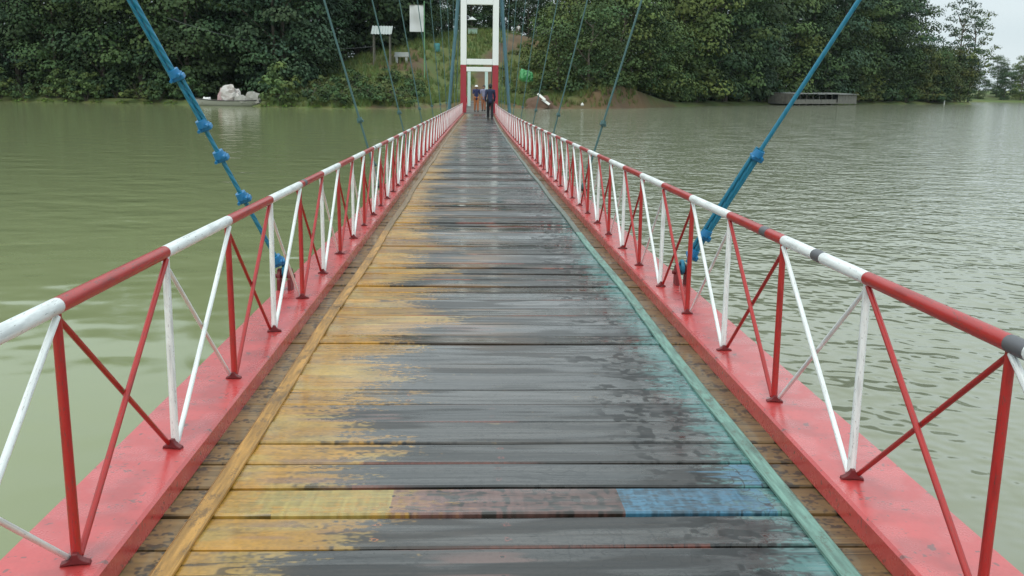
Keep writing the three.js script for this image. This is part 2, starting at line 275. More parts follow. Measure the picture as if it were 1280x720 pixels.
{
  const deck = thing('wooden_deck', 'wet plank walkway of the footbridge with worn yellow, teal and blue paint', 'bridge deck');
  const near = zb.findIndex(z => z > 0.7), rest = [];
  for (let i = 0; i < zb.length - 1; i++) {
    const inNear = zb[i + 1] < NEAR1 - 0.05;
    if (i >= near && i < near + 300) part('plank', inNear ? plankGeo(i, NEAR0, NEAR1) : plankGeo(i, NEAR1 - 0.4, FAR1), inNear ? deckNear : deckFar, deck, i === BLUE ? 'plank with a faded band of yellow, pink and blue paint' : undefined);
    else rest.push(plankGeo(i, NEAR1 - 0.4, FAR1));
  }
  const rp = part('distant_planks', merge(rest), deckBare, deck); rp.userData.kind = 'stuff';
  // battens nailed along both sides
  const woodTex = (cr, cg, cb, seed) => { const t = dataTex(128, 1024, (i, j, o) => { const g = vn(i * 0.35 + seed, j * 0.02 + seed), f = vn(i * 0.9, j * 0.25), n = vn(i * 0.05 + seed, j * 0.008), k = (0.62 + 0.5 * g + 0.2 * (f - 0.5)) * (0.75 + 0.5 * n), w = sstep(0.56, 0.72, 0.35 * f + 0.4 * vn(i * 0.12, j * 0.05 + seed) + 0.25 * vn(i * 0.04, j * 0.012 + seed)); o[0] = mix(cr * k, 0.07, w * 0.6); o[1] = mix(cg * k, 0.05, w * 0.6); o[2] = mix(cb * k, 0.035, w * 0.6); }, true, true); return t; };
  const yMat = std([1, 1, 1], 0.5, { map: woodTex(0.44, 0.23, 0.055, 3) }), tMat = std([1, 1, 1], 0.5, { map: woodTex(0.16, 0.30, 0.245, 8) });
  const yWorn = std([1, 1, 1], 0.45, { map: woodTex(0.24, 0.15, 0.060, 13) }), tWorn = std([1, 1, 1], 0.45, { map: woodTex(0.125, 0.155, 0.125, 17) });
  for (const [x, w, m, lb, m2, lb2] of [[-0.7325, 0.054, yMat, 'yellow painted wooden batten', yWorn, 'weathered brown wooden batten'], [0.911, 0.050, tMat, 'pale teal painted wooden batten', tWorn, 'weathered grey-green wooden batten']]) {
    for (let d = -1; d < 60; d += 3.05) {
      const P = [], U = [], I = [], n = 6, pr = [[-w / 2, 0.0], [-w / 2, 0.009], [-w / 2 + 0.006, 0.013], [w / 2 - 0.006, 0.013], [w / 2, 0.009], [w / 2, 0.0]];
      const jx = (vn(d * 3.3, x) - 0.5) * 0.012;
      for (let k = 0; k <= n; k++) { const z = Math.min(60, d + 3.042 * k / n), wob = 0.006 * Math.sin(z * 1.7 + x * 5) + jx; pr.forEach(([px, py], q) => { P.push(x + px + wob + beamX(z), beamY(z) + DECK + py + 0.0015, -z); U.push(q / 6, z / 1.6); }); }
      for (let k = 0; k < n; k++) for (let q = 0; q < 5; q++) { const a = k * 6 + q; I.push(a, a + 1, a + 6, a + 1, a + 7, a + 6); }
      let g = new THREE.BufferGeometry(); g.setAttribute('position', new THREE.Float32BufferAttribute(P, 3)); g.setAttribute('uv', new THREE.Float32BufferAttribute(U, 2)); g.setIndex(I); g = g.toNonIndexed(); g.computeVertexNormals();
      d > 6 ? part('edge_batten', g, m2, deck, lb2) : part('edge_batten', g, m, deck, lb);
    }
  }
  // steel floor beams and stringers below the planks
  const under = std([0.10, 0.035, 0.03], 0.7);
  for (let k = -1; k < 11; k++) { const d = 5.4 + 5.3 * k; part('floor_beam', box(2.55, 0.14, 0.09, 0.095 + beamX(d), beamY(d) + DECK - 0.215, -d), under, deck); }
  for (const x of [-0.8, 0.1, 1.0]) { const pts = []; for (let d = -1.2; d <= 117; d += 4) pts.push(V(x + beamX(d), beamY(d) + DECK - 0.092, -d)); part('stringer', tube(pts, 0.05, 0.05, 4, 40), under, deck); }
}

// ------------------------------------------------------------------ railings with red edge beams
const paintTex = (cr, cg, cb, sc, chip) => dataTex(512, 512, (i, j, o) => {      // brushed paint with scuffs and chips
  const n = fbm(i * 0.02 + sc, j * 0.02, 4), f = vn(i * 0.3, j * 0.3), k = 0.86 + 0.22 * n + 0.06 * (f - 0.5);
  const c = sstep(0.70, 0.76, 0.6 * fbm(i * 0.045 + sc * 2, j * 0.06 + 5, 3) + 0.4 * vn(i * 0.22, j * 0.25) + chip), dirt = sstep(0.55, 0.75, fbm(i * 0.012 + 9, j * 0.012 + sc, 4)) * 0.22;
  o[0] = mix(cr * k, 0.10, c * 0.7) * (1 - dirt); o[1] = mix(cg * k, 0.06, c * 0.7) * (1 - dirt); o[2] = mix(cb * k, 0.05, c * 0.7) * (1 - dirt);
}, true, true);
const redTex = paintTex(0.41, 0.024, 0.021, 3, 0.03), whiteTex = paintTex(0.82, 0.85, 0.84, 11, -0.01), beamTex = paintTex(0.56, 0.058, 0.056, 21, 0.0);
const wetRough = dataTex(512, 512, (i, j, o) => { const n = fbm(i * 0.022 + 3, j * 0.022 + 8, 4), f = vn(i * 0.4, j * 0.4); o[0] = o[2] = 0; o[1] = 0.22 + 0.18 * sstep(0.35, 0.65, n) + 0.08 * f; }, false, true);
const red = new THREE.MeshStandardMaterial({ map: redTex, roughness: 0.32 });
const white = new THREE.MeshStandardMaterial({ map: whiteTex, roughness: 0.38 });
const beamMat = new THREE.MeshPhysicalMaterial({ map: beamTex, roughnessMap: wetRough, roughness: 1, clearcoat: 0.7, clearcoatRoughness: 0.25 });
const bare = std([0.13, 0.13, 0.14], 0.5, { metalness: 0.35 });
const maroon = std([0.15, 0.016, 0.018], 0.5);
function railing(X, h, z0, p, out, label) {            // out: -1 left, +1 right (the river side)
  const g = thing('bridge_railing', label, 'railing');
  const postG = rod(V(0, 0.004, 0), V(0, h - 0.012, 0), 0.0118, 0.0112, 10);
  const railG = rod(V(0, h, 0.0005), V(0, h, -p - 0.0005), 0.0188, 0.0188, 14, true);
  const brA = rod(V(-out * 0.004, h - 0.02, -p + 0.012), V(-out * 0.004, 0.012, -0.01), 0.0084, 0.0084, 8);
  const brB = rod(V(out * 0.015, h - 0.02, -0.012), V(out * 0.015, 0.012, -p + 0.01), 0.0072, 0.0072, 8);
  const sh = new THREE.Shape(); sh.moveTo(-0.042, 0); sh.lineTo(-0.040, 0.006); sh.quadraticCurveTo(-0.012, 0.012, -0.006, 0.034); sh.lineTo(0.006, 0.034); sh.quadraticCurveTo(0.012, 0.012, 0.040, 0.006); sh.lineTo(0.042, 0); sh.quadraticCurveTo(0, 0.010, -0.042, 0);
  const footG = new THREE.ExtrudeGeometry(sh, { depth: 0.022, bevelEnabled: true, bevelSize: 0.002, bevelThickness: 0.002, bevelSegments: 1, curveSegments: 5 }); footG.translate(0, 0.001, 0.006); footG.scale(0.74, 0.72, 0.8);
  const sleeveG = rod(V(0, h, 0.036), V(0, h, -0.036), 0.0194, 0.0194, 14);
  const n = Math.floor((59.6 - z0) / p);
  const put = (name, geo, mat, d, lb) => { const m = part(name, geo, mat, g, lb); m.position.set(X + beamX(d), beamY(d), -d); m.rotation.x = slopeAt(d + p / 2); m.rotation.y = -Math.atan2(beamX(d + p) - beamX(d), p); return m; };
  for (let k = -3; k < n; k++) {
    const d = z0 + p * k, m = (k & 1) ? white : red;
    const jr = rngOf(k * 31 + (out > 0 ? 7000 : 100)), j = a => (jr() - 0.5) * a;
    put('top_rail', railG, m, d); { const q = put('post', postG, m, d); q.rotation.z += j(0.02); q.rotation.x += j(0.012); q.rotation.y = jr() * 6; }
    { const q = put('foot', footG, maroon, d); q.rotation.y += j(0.5); q.scale.set(0.85 + 0.3 * jr(), 0.8 + 0.4 * jr(), 1); }
    for (const b of [brA, brB]) { const q = put('brace', b, m, d); q.rotation.z += j(0.014); q.rotation.x += j(0.010); }
  }
  put('post', postG, red, z0 + p * n);
  const sl = out > 0 ? [[1.52, bare], [2.3, bare], [-0.05, bare]] : [[4.16, bare], [9.2, bare]];
  for (const [k, m] of sl) put('bare_band', sleeveG, m, z0 + p * k, 'bare grey steel band on the top rail');
  // flat edge beam under the posts
  const ox = out * 0.185, ix = -out * 0.069, prof = [[ix, -0.066], [ix, -0.008], [ix + out * 0.008, 0], [ox - out * 0.008, 0], [ox, -0.008], [ox, -0.20], [ox - out * 0.012, -0.20], [ox - out * 0.012, -0.066]];
  const P = [], U = [], I = [], L = prof.length, N = 120, acc = [0]; for (let q = 1; q < L; q++) acc[q] = acc[q - 1] + Math.hypot(prof[q][0] - prof[q - 1][0], prof[q][1] - prof[q - 1][1]);
  for (let i = 0; i <= N; i++) { const d = -1.2 + 61.2 * Math.pow(i / N, 1.5); prof.forEach(([x, y], q) => { P.push(X + x + beamX(d), beamY(d) + y, -d); U.push(acc[q] / 0.9, d / 0.9); }); }
  for (let i = 0; i < N; i++) for (let q = 0; q < L - 1; q++) { const a = i * L + q, b = a + L; out > 0 ? I.push(a, b, a + 1, a + 1, b, b + 1) : I.push(a, a + 1, b, a + 1, b + 1, b); }
  let bg = new THREE.BufferGeometry(); bg.setAttribute('position', new THREE.Float32BufferAttribute(P, 3)); bg.setAttribute('uv', new THREE.Float32BufferAttribute(U, 2)); bg.setIndex(I); bg = bg.toNonIndexed(); bg.computeVertexNormals();
  part('edge_beam', bg, beamMat, g, 'wide wet red steel edge beam');
  // the railing of the side span beyond the tower, too far to pick apart
  const far = []; for (let d = 61.5; d < 116; d += 1.5) { const x = X + beamX(d), y = beamY(d); far.push(rod(V(x, y, -d), V(x, y + h, -d), 0.016, 0.016, 5)); far.push(rod(V(x, y + h, -d), V(x, y, -d - 1.5), 0.01, 0.01, 5)); }
  far.push(rod(V(X + beamX(61), beamY(61) + h, -61), V(X + beamX(61), beamY(61) + h, -116), 0.022, 0.022, 6), box(0.25, 0.08, 55, X + beamX(70) + out * 0.06, beamY(70) - 0.03, -88.5));
  const fm = part('distant_railing', merge(far), red, g); fm.userData.kind = 'stuff';
  return g;
}
railing(XL, 0.602, 2.0752, 0.74657, -1, 'red and white lattice railing on the river side mirroring the boat, beside the yellow batten');
railing(XR, 0.584, 1.8418, 0.72141, 1, 'red and white lattice railing beside the pale teal batten');

// ------------------------------------------------------------------ main cables and hangers
const strandTex = dataTex(64, 64, (i, j, o) => { const v = 0.5 + 0.5 * Math.sin((i / 64 * 3 + j / 64) * 6.28318); o[0] = o[1] = o[2] = Math.sqrt(v); }, false, true);
const blue = std([0.014, 0.165, 0.36], 0.42), teal = std([0.015, 0.185, 0.30], 0.45, { bumpMap: strandTex, bumpScale: 0.004 }), thinRope = std([0.055, 0.125, 0.125], 0.6), steel = std([0.10, 0.16, 0.17], 0.5);
const cableH = d => 3.0 + 6.4 * (Math.abs(d - 5) / 55) ** 2;                    // above the edge beam
const cableOut = d => mix(0.98, -0.13, clamp(Math.abs(d - 4) / 56));            // outside the hanger foot
const FOOT = 0.135;
for (const s of [-1, 1]) {
  const X = s < 0 ? XL : XR, pts = [];
  for (let d = -14; d <= 60; d += 4.625) pts.push(V(X + beamX(d) + s * (FOOT + cableOut(d)), beamY(d) + cableH(d), -d));
  const a = pts[pts.length - 1];
  const back = V(X + s * 1.2, 2.2, -124);
  const geo = merge([tube(pts, 0.045, 0.045, 8, 60), rod(a, back, 0.045, 0.045, 8)]);
  solo('main_cable', geo, steel, s < 0 ? 'thick suspension cable over the railing beside the yellow batten' : 'thick suspension cable over the railing beside the teal batten', 'cable');
}
function clip(p, dir, r, mat) {                          // U-bolt clip gripping the rope
  const q = new THREE.Quaternion().setFromUnitVectors(V(0, 1, 0), dir), L = [];
  L.push(new THREE.CylinderGeometry(r * 2.0, r * 2.3, r * 2.6, 8)); L[0].translate(0, r * 0.9, 0);
  const b = new RoundedBoxGeometry(r * 4.6, r * 1.9, r * 3.2, 2, r * 0.5); b.translate(r * 0.5, -r * 1.0, 0); L.push(b);
  for (const k of [-1, 1]) { const n = new THREE.CylinderGeometry(r * 0.62, r * 0.62, r * 4.4, 6); n.rotateX(Math.PI / 2); n.translate(k * r * 1.6, -r * 0.4 + k * r * 0.5, r * 0.6); L.push(n); }
  const g = merge(L); g.applyQuaternion(q); g.translate(p.x, p.y, p.z); return g;
}
const lugShape = new THREE.Shape(); lugShape.moveTo(-0.045, 0); lugShape.lineTo(-0.045, 0.06); lugShape.absarc(0, 0.075, 0.042, Math.PI * 1.05, -0.05 * Math.PI, true); lugShape.lineTo(0.045, 0);
const lugGeo = new THREE.ExtrudeGeometry(lugShape, { depth: 0.014, bevelEnabled: true, bevelSize: 0.002, bevelThickness: 0.002, bevelSegments: 1, curveSegments: 8 });
function hanger(s, d, spec, label, group) {
  const X = (s < 0 ? XL : XR) + beamX(d) + s * FOOT, y = beamY(d), mat = spec.mat || teal;
  const g = thing('suspension_hanger', label, 'hanger cable', [X, y, -d], group);
  const foot = V(0, 0.085, 0), top = spec.top || V(s * cableOut(d), cableH(d), 0), dir = top.clone().sub(foot), len = dir.length(); dir.normalize();
  const r = spec.r, at = t => foot.clone().addScaledVector(dir, t), side = V(0, 0, 1).cross(dir).normalize();
  const lay = (q, L) => { const u = q.attributes.uv; for (let i = 0; i < u.count; i++) u.setY(i, u.getY(i) * L / 0.07); return q; };
  part('rope', lay(rod(at(0.06), top, r, r, 10), len), mat, g);
  if (spec.double) for (const [t0, t1, dr] of spec.double) part('doubled_rope', lay(rod(at(t0).addScaledVector(side, r * 1.9 * dr), at(t1).addScaledVector(side, r * 1.9 * dr), r * 0.85, r * 0.85, 10), t1 - t0), mat, g);
  for (const t of spec.clips) part('clip', clip(at(t), dir, r * 1.25, spec.clipMat || mat), spec.clipMat || mat, g);
  const th = new THREE.TorusGeometry(0.035, 0.012, 6, 12); th.rotateY(Math.PI / 2); th.translate(0, 0.105, 0); part('thimble', th, mat, g);
  for (const k of [-0.036, 0.022]) { const l = part('lug', lugGeo, maroon, g); l.rotation.y = Math.PI / 2; l.position.set(k, 0.0015, 0); }
  part('pin', rod(V(-0.055, 0.075, 0), V(0.055, 0.075, 0), 0.012, 0.012, 8), maroon, g);
  return g;
}
hanger(-1, 5.3, { r: 0.0115, mat: teal, clipMat: blue, top: V(-1.18, 3.0, 0.98), clips: [0.09, 0.50, 0.75, 0.93, 1.21], double: [[1.21, 3.0, 1], [0.93, 1.21, -1]] }, 'blue rope hanger with bright knotted clips opposite the moored boat', 'thick blue hangers nearest midspan');
hanger(1, 5.5, { r: 0.0118, mat: teal, clipMat: blue, top: V(1.42, 3.0, 0.95), clips: [0.12, 0.26, 0.80], double: [[0.1, 0.84, 1], [0.1, 0.84, -0.6]] }, 'thick doubled blue-green hanger rising from the railing beside the teal batten', 'thick blue hangers nearest midspan');
for (const s of [-1, 1]) {
  const ORD = ['first', 'second', 'third', 'fourth', 'fifth', 'sixth', 'seventh', 'eighth', 'ninth', 'tenth', 'eleventh'], gp = s < 0 ? 'thin hangers over the yellow side' : 'thin hangers over the teal side';
  for (let k = -1; k < 10; k++) if (k !== 0) { const d = 5.4 + 5.3 * k + (s < 0 ? 0.1 : 0); hanger(s, d, { r: 0.0115, mat: thinRope, clips: [0.25, 0.75] }, `${ORD[9 - k]} hanger rope from the tower on the ${s < 0 ? 'yellow' : 'teal'} batten side`, gp); }
}

// ------------------------------------------------------------------ tower and gate
const D_T = 60, towY = beamY(D_T), towX = beamX(D_T) + (XL + XR) / 2;
const towerRed = std([0.34, 0.030, 0.045], 0.5), towerWhite = std([0.80, 0.83, 0.82], 0.5), concrete = std([0.28, 0.27, 0.25], 0.9);
{
  const t = thing('bridge_tower', 'tall bridge tower with white upper frame on red legs', 'tower', [towX, towY + 0.12, -D_T]);
  for (const s of [-1, 1]) {
    part('lower_leg', box(0.36, 2.85, 0.40, s * 0.97, 1.325, 0, 0.02), towerRed, t, 'red lower tower leg');
    part('upper_leg', box(0.36, 6.95, 0.40, s * 0.97, 6.225, 0, 0.02), towerWhite, t, 'white upper tower leg');
    part('saddle', merge([box(0.5, 0.12, 0.6, s * 1.0, 9.76, 0), rod(V(s * 1.0 - 0.16, 9.78, 0), V(s * 1.0 + 0.16, 9.78, 0), 0.14, 0.14, 12)]), steel, t);
    part('raking_strut', rod(V(s * 1.12, 8.8, -0.36), V(s * 1.95, -1.0, -0.36), 0.12, 0.10, 10), std([0.07, 0.16, 0.20], 0.6), t, 'blue raking tower strut');
    part('foot_block', box(0.75, 0.5, 0.9, s * 1.32, -0.35, 0, 0.03), concrete, t);
  }
  part('cross_beam', box(1.57, 0.34, 0.34, 0, 2.94, 0, 0.02), towerWhite, t); part('cross_beam', box(1.57, 0.32, 0.34, 0, 6.44, 0, 0.02), towerWhite, t); part('cross_beam', box(1.57, 0.32, 0.34, 0, 9.2, 0, 0.02), towerWhite, t);
  part('pier', box(4.6, 2.6, 1.8, 0, -1.9, 0, 0.08), concrete, t);
}
{
  const d = 82, t = thing('entrance_gate', 'white crossbar gate on pale teal posts behind the bridge tower', 'gate', [beamX(d) + 0.1, beamY(d), -d]);
  const pale = std([0.50, 0.66, 0.62], 0.5);
  for (const s of [-1, 1]) part('post', box(0.26, 2.84, 0.26, s * 0.72, 1.39, 0, 0.02), pale, t);
  part('crossbar', box(2.3, 0.36, 0.3, 0, 3.0, 0, 0.03), towerWhite, t);
  part('pier', box(2.9, 1.4, 1.2, 0, -0.9, 0, 0.05), concrete, t);
}

// ------------------------------------------------------------------ trees and shrubs
function leafGeo(rng, clumps, per, size, tone = 1) {     // pointed leaf faces spread over many clumps
  const P = [], C = [], N = [], U = [];
  const u = new THREE.Vector3(), v = new THREE.Vector3(), n = new THREE.Vector3(), c = new THREE.Vector3();
  for (const [cx, cy, cz, rx, ry, rz] of clumps) {
    const ct = 0.62 + 0.76 * rng(), hue = rng();
    const cnt = Math.round(per * (0.7 + 0.6 * rng()) * clamp(rx * rz / 4.2, 0.35, 1.6));
    for (let k = 0; k < cnt; k++) {
      const th = rng() * 6.2832, q = 1 - 1.45 * Math.pow(rng(), 0.95), qq = clamp(q, -0.95, 1), sr = Math.sqrt(1 - qq * qq), rad = Math.pow(rng(), 0.28) * (0.92 + 0.25 * rng());
      const ox = Math.cos(th) * sr, oy = qq, oz = Math.sin(th) * sr;
      c.set(cx + ox * rx * rad, cy + oy * ry * rad, cz + oz * rz * rad);
      n.set(ox * 0.9 + (rng() - 0.5) * 0.95, oy * 0.6 + 0.5 + (rng() - 0.5) * 0.8, oz * 0.9 + (rng() - 0.5) * 0.95).normalize();
      u.set(rng() - 0.5, rng() - 0.75, rng() - 0.5).cross(n).normalize(); v.copy(n).cross(u);
      const L = size * (0.65 + 0.8 * rng()), w = L * (0.34 + 0.16 * rng()), b = ct * (0.86 + 0.28 * rng()) * tone, h = clamp(hue + (rng() - 0.5) * 0.5);
      const r0 = 0.90 + 0.26 * h, g0 = 1, b0 = 1.05 - 0.25 * h;
      const pt = (a, e, f) => { P.push(c.x + v.x * a * L + u.x * e * w + n.x * f * L, c.y + v.y * a * L + u.y * e * w + n.y * f * L, c.z + v.z * a * L + u.z * e * w + n.z * f * L); C.push(b * r0, b * g0, b * b0); U.push(a, e); };
      pt(-0.5, 0, 0); pt(0.05, -1, -0.12); pt(0.5, 0, -0.08); pt(-0.5, 0, 0); pt(0.5, 0, -0.08); pt(0.05, 1, -0.12);
    }
  }
  const g = new THREE.BufferGeometry(); g.setAttribute('position', new THREE.Float32BufferAttribute(P, 3)); g.setAttribute('color', new THREE.Float32BufferAttribute(C, 3)); g.setAttribute('uv', new THREE.Float32BufferAttribute(U, 2)); g.computeVertexNormals(); return g;
}
const bark = std([1, 1, 1], 0.95, { map: dataTex(64, 256, (i, j, o) => { const n = vn(i * 0.5, j * 0.06), m = fbm(i * 0.06 + 4, j * 0.03, 3), k = 0.5 + 0.5 * n + 0.4 * (m - 0.5); o[0] = 0.15 * k; o[1] = 0.125 * k; o[2] = 0.10 * k; }, true, true) });
const leafMat = (r, g, b) => new THREE.MeshPhysicalMaterial({ color: lin(r, g, b), roughness: 0.75, specularIntensity: 0.35, vertexColors: true, side: THREE.DoubleSide });
const LM = { dark: leafMat(0.040, 0.072, 0.034), mid: leafMat(0.055, 0.094, 0.037), light: leafMat(0.085, 0.125, 0.042), olive: leafMat(0.092, 0.115, 0.042), fresh: leafMat(0.125, 0.205, 0.050), blue: leafMat(0.048, 0.085, 0.050) };
function makeTree(seed, { H, low, R, clumps, per, leaf, cr, trunk, open }) {
  const r = rngOf(seed), cl = [], limbs = [];
  const lean = V((r() - 0.5) * 1.2, 0, (r() - 0.5) * 1.2);
  const tp = []; for (let k = 0; k <= 5; k++) tp.push(V(lean.x * (k / 5) ** 1.5 + (r() - 0.5) * 0.25, H * 0.78 * k / 5 - (k ? 0 : 0.6), lean.z * (k / 5) ** 1.5 + (r() - 0.5) * 0.25));
  limbs.push(tube(tp, trunk, trunk * 0.3, 8, 14));
  for (let k = 0; k < clumps; k++) {
    const t = (k + r()) / clumps, y = mix(low, H, t), prof = Math.pow(Math.sin(Math.PI * clamp(0.16 + 0.80 * t)), 0.6);
    const a = k * 2.39996 + r() * 1.1, rad = R * prof * Math.sqrt(0.18 + 0.82 * r());
    const s = cr * (0.65 + 0.7 * r());
    const x = Math.cos(a) * rad + lean.x * t, z = Math.sin(a) * rad + lean.z * t;
    cl.push([x, y, z, s * (1.0 + 0.35 * r()), s * (0.50 + 0.25 * r()), s * (1.0 + 0.35 * r())]);
    if (k % (open ? 2 : 4) === 0 && y > low + 0.6) { const y0 = Math.max(H * 0.12, y - rad * (0.5 + 0.5 * r()) - 0.6), f = clamp(y0 / (H * 0.78)); const b0 = V(lean.x * f ** 1.5, Math.min(y0, H * 0.74), lean.z * f ** 1.5), e = V(x, y, z);
      limbs.push(tube([b0, b0.clone().lerp(e, 0.5).add(V((r() - 0.5) * 0.5, -0.25 * r(), (r() - 0.5) * 0.5)), e], trunk * 0.34, 0.03, 5, 6)); }
  }
  return { crown: leafGeo(r, cl, per, leaf), trunk: merge(limbs) };
}
const KIND = {
  wall_a: makeTree(11, { H: 19, low: 0.8, R: 5.2, clumps: 30, per: 215, leaf: 0.36, cr: 2.25, trunk: 0.34 }),
  wall_b: makeTree(12, { H: 22, low: 1.0, R: 5.8, clumps: 32, per: 215, leaf: 0.40, cr: 2.5, trunk: 0.42 }),
  wall_c: makeTree(13, { H: 16, low: 0.5, R: 4.6, clumps: 30, per: 205, leaf: 0.33, cr: 1.95, trunk: 0.28 }),
  tall: makeTree(14, { H: 24, low: 6.5, R: 6.2, clumps: 30, per: 200, leaf: 0.38, cr: 2.4, trunk: 0.40 }),
  airy: makeTree(15, { H: 23, low: 7, R: 5.5, clumps: 44, per: 120, leaf: 0.36, cr: 1.15, trunk: 0.30, open: true }),
  small: makeTree(16, { H: 9.5, low: 0.5, R: 3.9, clumps: 26, per: 190, leaf: 0.28, cr: 1.55, trunk: 0.18 }),
};
function bushGeo(seed, R, H, n, per, leaf) { const r = rngOf(seed), cl = []; for (let k = 0; k < n; k++) { const a = r() * 6.283, q = Math.sqrt(r()) * R, s = (0.35 + 0.3 * r()) * Math.min(R, H) * 0.6; cl.push([Math.cos(a) * q, s * 0.7 + r() * H * (1 - 0.6 * q / R), Math.sin(a) * q, s * 1.15, s * 0.8, s * 1.15]); } return leafGeo(r, cl, per, leaf); }
const BUSH = { round: bushGeo(41, 1.7, 2.2, 16, 110, 0.26), low: bushGeo(42, 2.4, 1.1, 18, 80, 0.24), tall: bushGeo(43, 1.8, 4.0, 22, 105, 0.32) };
const stemGeo = merge([0, 1, 2, 3, 4].map(k => tube([V(0, -0.3, 0), V(Math.cos(k * 1.3) * 0.3, 0.7, Math.sin(k * 1.3) * 0.3), V(Math.cos(k * 1.3) * 0.8, 1.5, Math.sin(k * 1.3) * 0.8)], 0.04, 0.015, 5, 5)));
const protos = {};
const TONE = { dark: 'dark green', mid: 'mid green', light: 'light green', olive: 'olive green', fresh: 'bright green', blue: 'bluish green' }, FORM = { wall_a: 'full-crowned', wall_b: 'broad tall', wall_c: 'compact bushy', tall: 'high-crowned', airy: 'open-crowned', small: 'small rounded' };
function tree(kind, tone, x, d, scale, turn, name, label, group, cat = 'tree') {
  label = `${FORM[kind]} ${TONE[tone]} ${label}`;
  const key = kind + tone + name; const pos = [x, groundY(x, d) - 0.15, -d];
  let o;
  if (!protos[key]) { o = thing(name, label, cat, pos, group, turn); part('trunk', KIND[kind].trunk, bark, o); part('crown', KIND[kind].crown, LM[tone], o); protos[key] = o; Array.isArray(scale) ? o.scale.set(...scale) : o.scale.setScalar(scale); }
  else o = copyOf(protos[key], label, pos, turn, scale, group);
  return o;
}
const SHAPE = { round: 'rounded', low: 'low spreading', tall: 'upright' };
function bush(kind, tone, x, d, scale, turn, name, label, group) {
  label = `${SHAPE[kind]} ${TONE[tone]} ${label}`;
  const key = 'b' + kind + tone + name, pos = [x, Math.max(groundY(x, d), 0) - 0.1, -d];
  if (!protos[key]) { const o = thing(name, label, 'shrub', pos, group, turn); part('stems', stemGeo, bark, o); part('foliage', BUSH[kind], LM[tone], o); o.scale.setScalar(scale); protos[key] = o; return o; }
  return copyOf(protos[key], label, pos, turn, scale, group);
}
{
  const r = rngOf(501), ks = ['wall_a', 'wall_b', 'wall_c'];
  // forest wall behind the moored boat
  let i = 0;
  for (let x = -96; x < -18.5; x += 4.6 + r() * 1.6) { if (x > -31 && x < -24.5) continue; const d = shoreAt(x) + 4 + r() * 3 + (x > -24 ? 7 : 0); tree(ks[i++ % 3], ['dark', 'mid', 'dark', 'blue', 'mid'][i % 5], x, d, 0.85 + 0.35 * r(), r() * 6.28, 'broadleaf_tree', x < -33 ? 'tree by the water, on the bow side of the boat' : 'tree by the water, between boat motor and shelter', 'front trees of the forest behind the boat'); }
  for (let x = -100; x < -8; x += 6 + r() * 2) { const d = shoreAt(x) + 14 + r() * 5 + (x > -24 ? 26 : 0); tree(ks[i++ % 3], ['dark', 'blue', 'dark'][i % 3], x, d, 1.0 + 0.35 * r(), r() * 6.28, 'forest_tree', x < -33 ? 'tree deep in the forest on the bow side' : 'tree deep in the forest towards the shelter', 'back trees of the forest behind the boat'); }
  for (let x = -112; x < -10; x += 5 + r() * 1.5) tree(ks[i++ % 3], 'dark', x, shoreAt(x) + 26 + r() * 5 + (x > -24 ? 12 : 0), 1.25 + 0.3 * r(), r() * 6.28, 'rear_forest_tree', x < -33 ? 'tree at the very back of the forest, bow side' : 'tree at the very back of the forest near the shelter', 'rearmost trees of the forest');
  for (const [x, d, k] of [[-31.2, 125, 'wall_b'], [-26.5, 126, 'wall_a'], [-28.8, 130, 'wall_b'], [-24.2, 121, 'wall_c'], [-33.2, 121.5, 'wall_c']]) tree(k, 'dark', x, d, 1.15, r() * 6.28, 'cove_tree', 'tree shading the dark cove right behind the boat', 'trees over the cove');
  // above the grassy hill and path
  for (let x = -22; x < 26; x += 4.6 + r() * 1.5) tree(['wall_c', 'wall_b', 'wall_a'][i++ % 3], ['dark', 'blue', 'dark'][i % 3], x, 164 + r() * 8 + Math.abs(x) * 0.1, 0.55 + 0.16 * r(), r() * 6.28, 'hill_tree', x < 0 ? 'tree atop the hill on the banner side of the tower' : 'tree atop the hill on the path side', 'trees on top of the hill');
  for (let x = -24; x < 30; x += 4.5 + r() * 1.5) tree('wall_b', 'dark', x, 176 + r() * 8, 0.66 + 0.14 * r(), r() * 6.28, 'hilltop_forest_tree', x < 0 ? 'tree behind the hilltop row on the banner side' : 'tree behind the hilltop row on the path side', 'back trees on top of the hill');
  tree('tall', 'dark', -14.5, 143, 0.85, 0.6, 'slope_tree', 'tree leaning over the white shelter roof', 'trees over the shelter'); tree('wall_c', 'dark', -20.5, 130, 0.9, 2.1, 'slope_tree', 'tree between the shelter and the forest', 'trees over the shelter'); tree('wall_c', 'mid', -8.5, 151, 0.75, 3.6, 'slope_tree', 'tree behind the white banner', 'trees over the shelter');
  // lush mass right of the path, over the eroded bank
  for (const [kind, tone, x, d, s] of [['small', 'light', 11.2, 128, 1.05], ['small', 'mid', 14.5, 124.5, 1.15], ['wall_c', 'light', 14.5, 133, 0.92], ['small', 'light', 19.5, 131, 1.3], ['wall_c', 'mid', 22, 136, 0.95], ['wall_a', 'light', 18, 142, 0.95], ['wall_a', 'mid', 26, 146, 0.9], ['small', 'light', 25.5, 140, 1.25], ['small', 'mid', 29.5, 147.5, 1.2], ['wall_c', 'light', 31, 151, 1.0]])
    tree(kind, tone, x, d, s, r() * 6.28, 'lush_tree', x < 20 ? 'lush tree above the eroded bank beside the path' : 'lush tree past the eroded bank, towards the shed', 'lush trees above the eroded bank');
  // the bank running away past the shed
  for (let x = 33; x < 97; x += 4.4 + r() * 1.4) { const d = shoreAt(x) + 4 + r() * 3; tree(ks[i++ % 3], ['mid', 'light', 'dark', 'mid', 'blue'][i % 5], x, d, 1.05 + 0.35 * r(), r() * 6.28, 'bank_tree', x < 53 ? 'tree on the bank between eroded slope and shed' : x < 77 ? 'tree on the bank right behind the shed' : 'tree on the bank between shed and point', 'trees on the bank behind the shed'); }
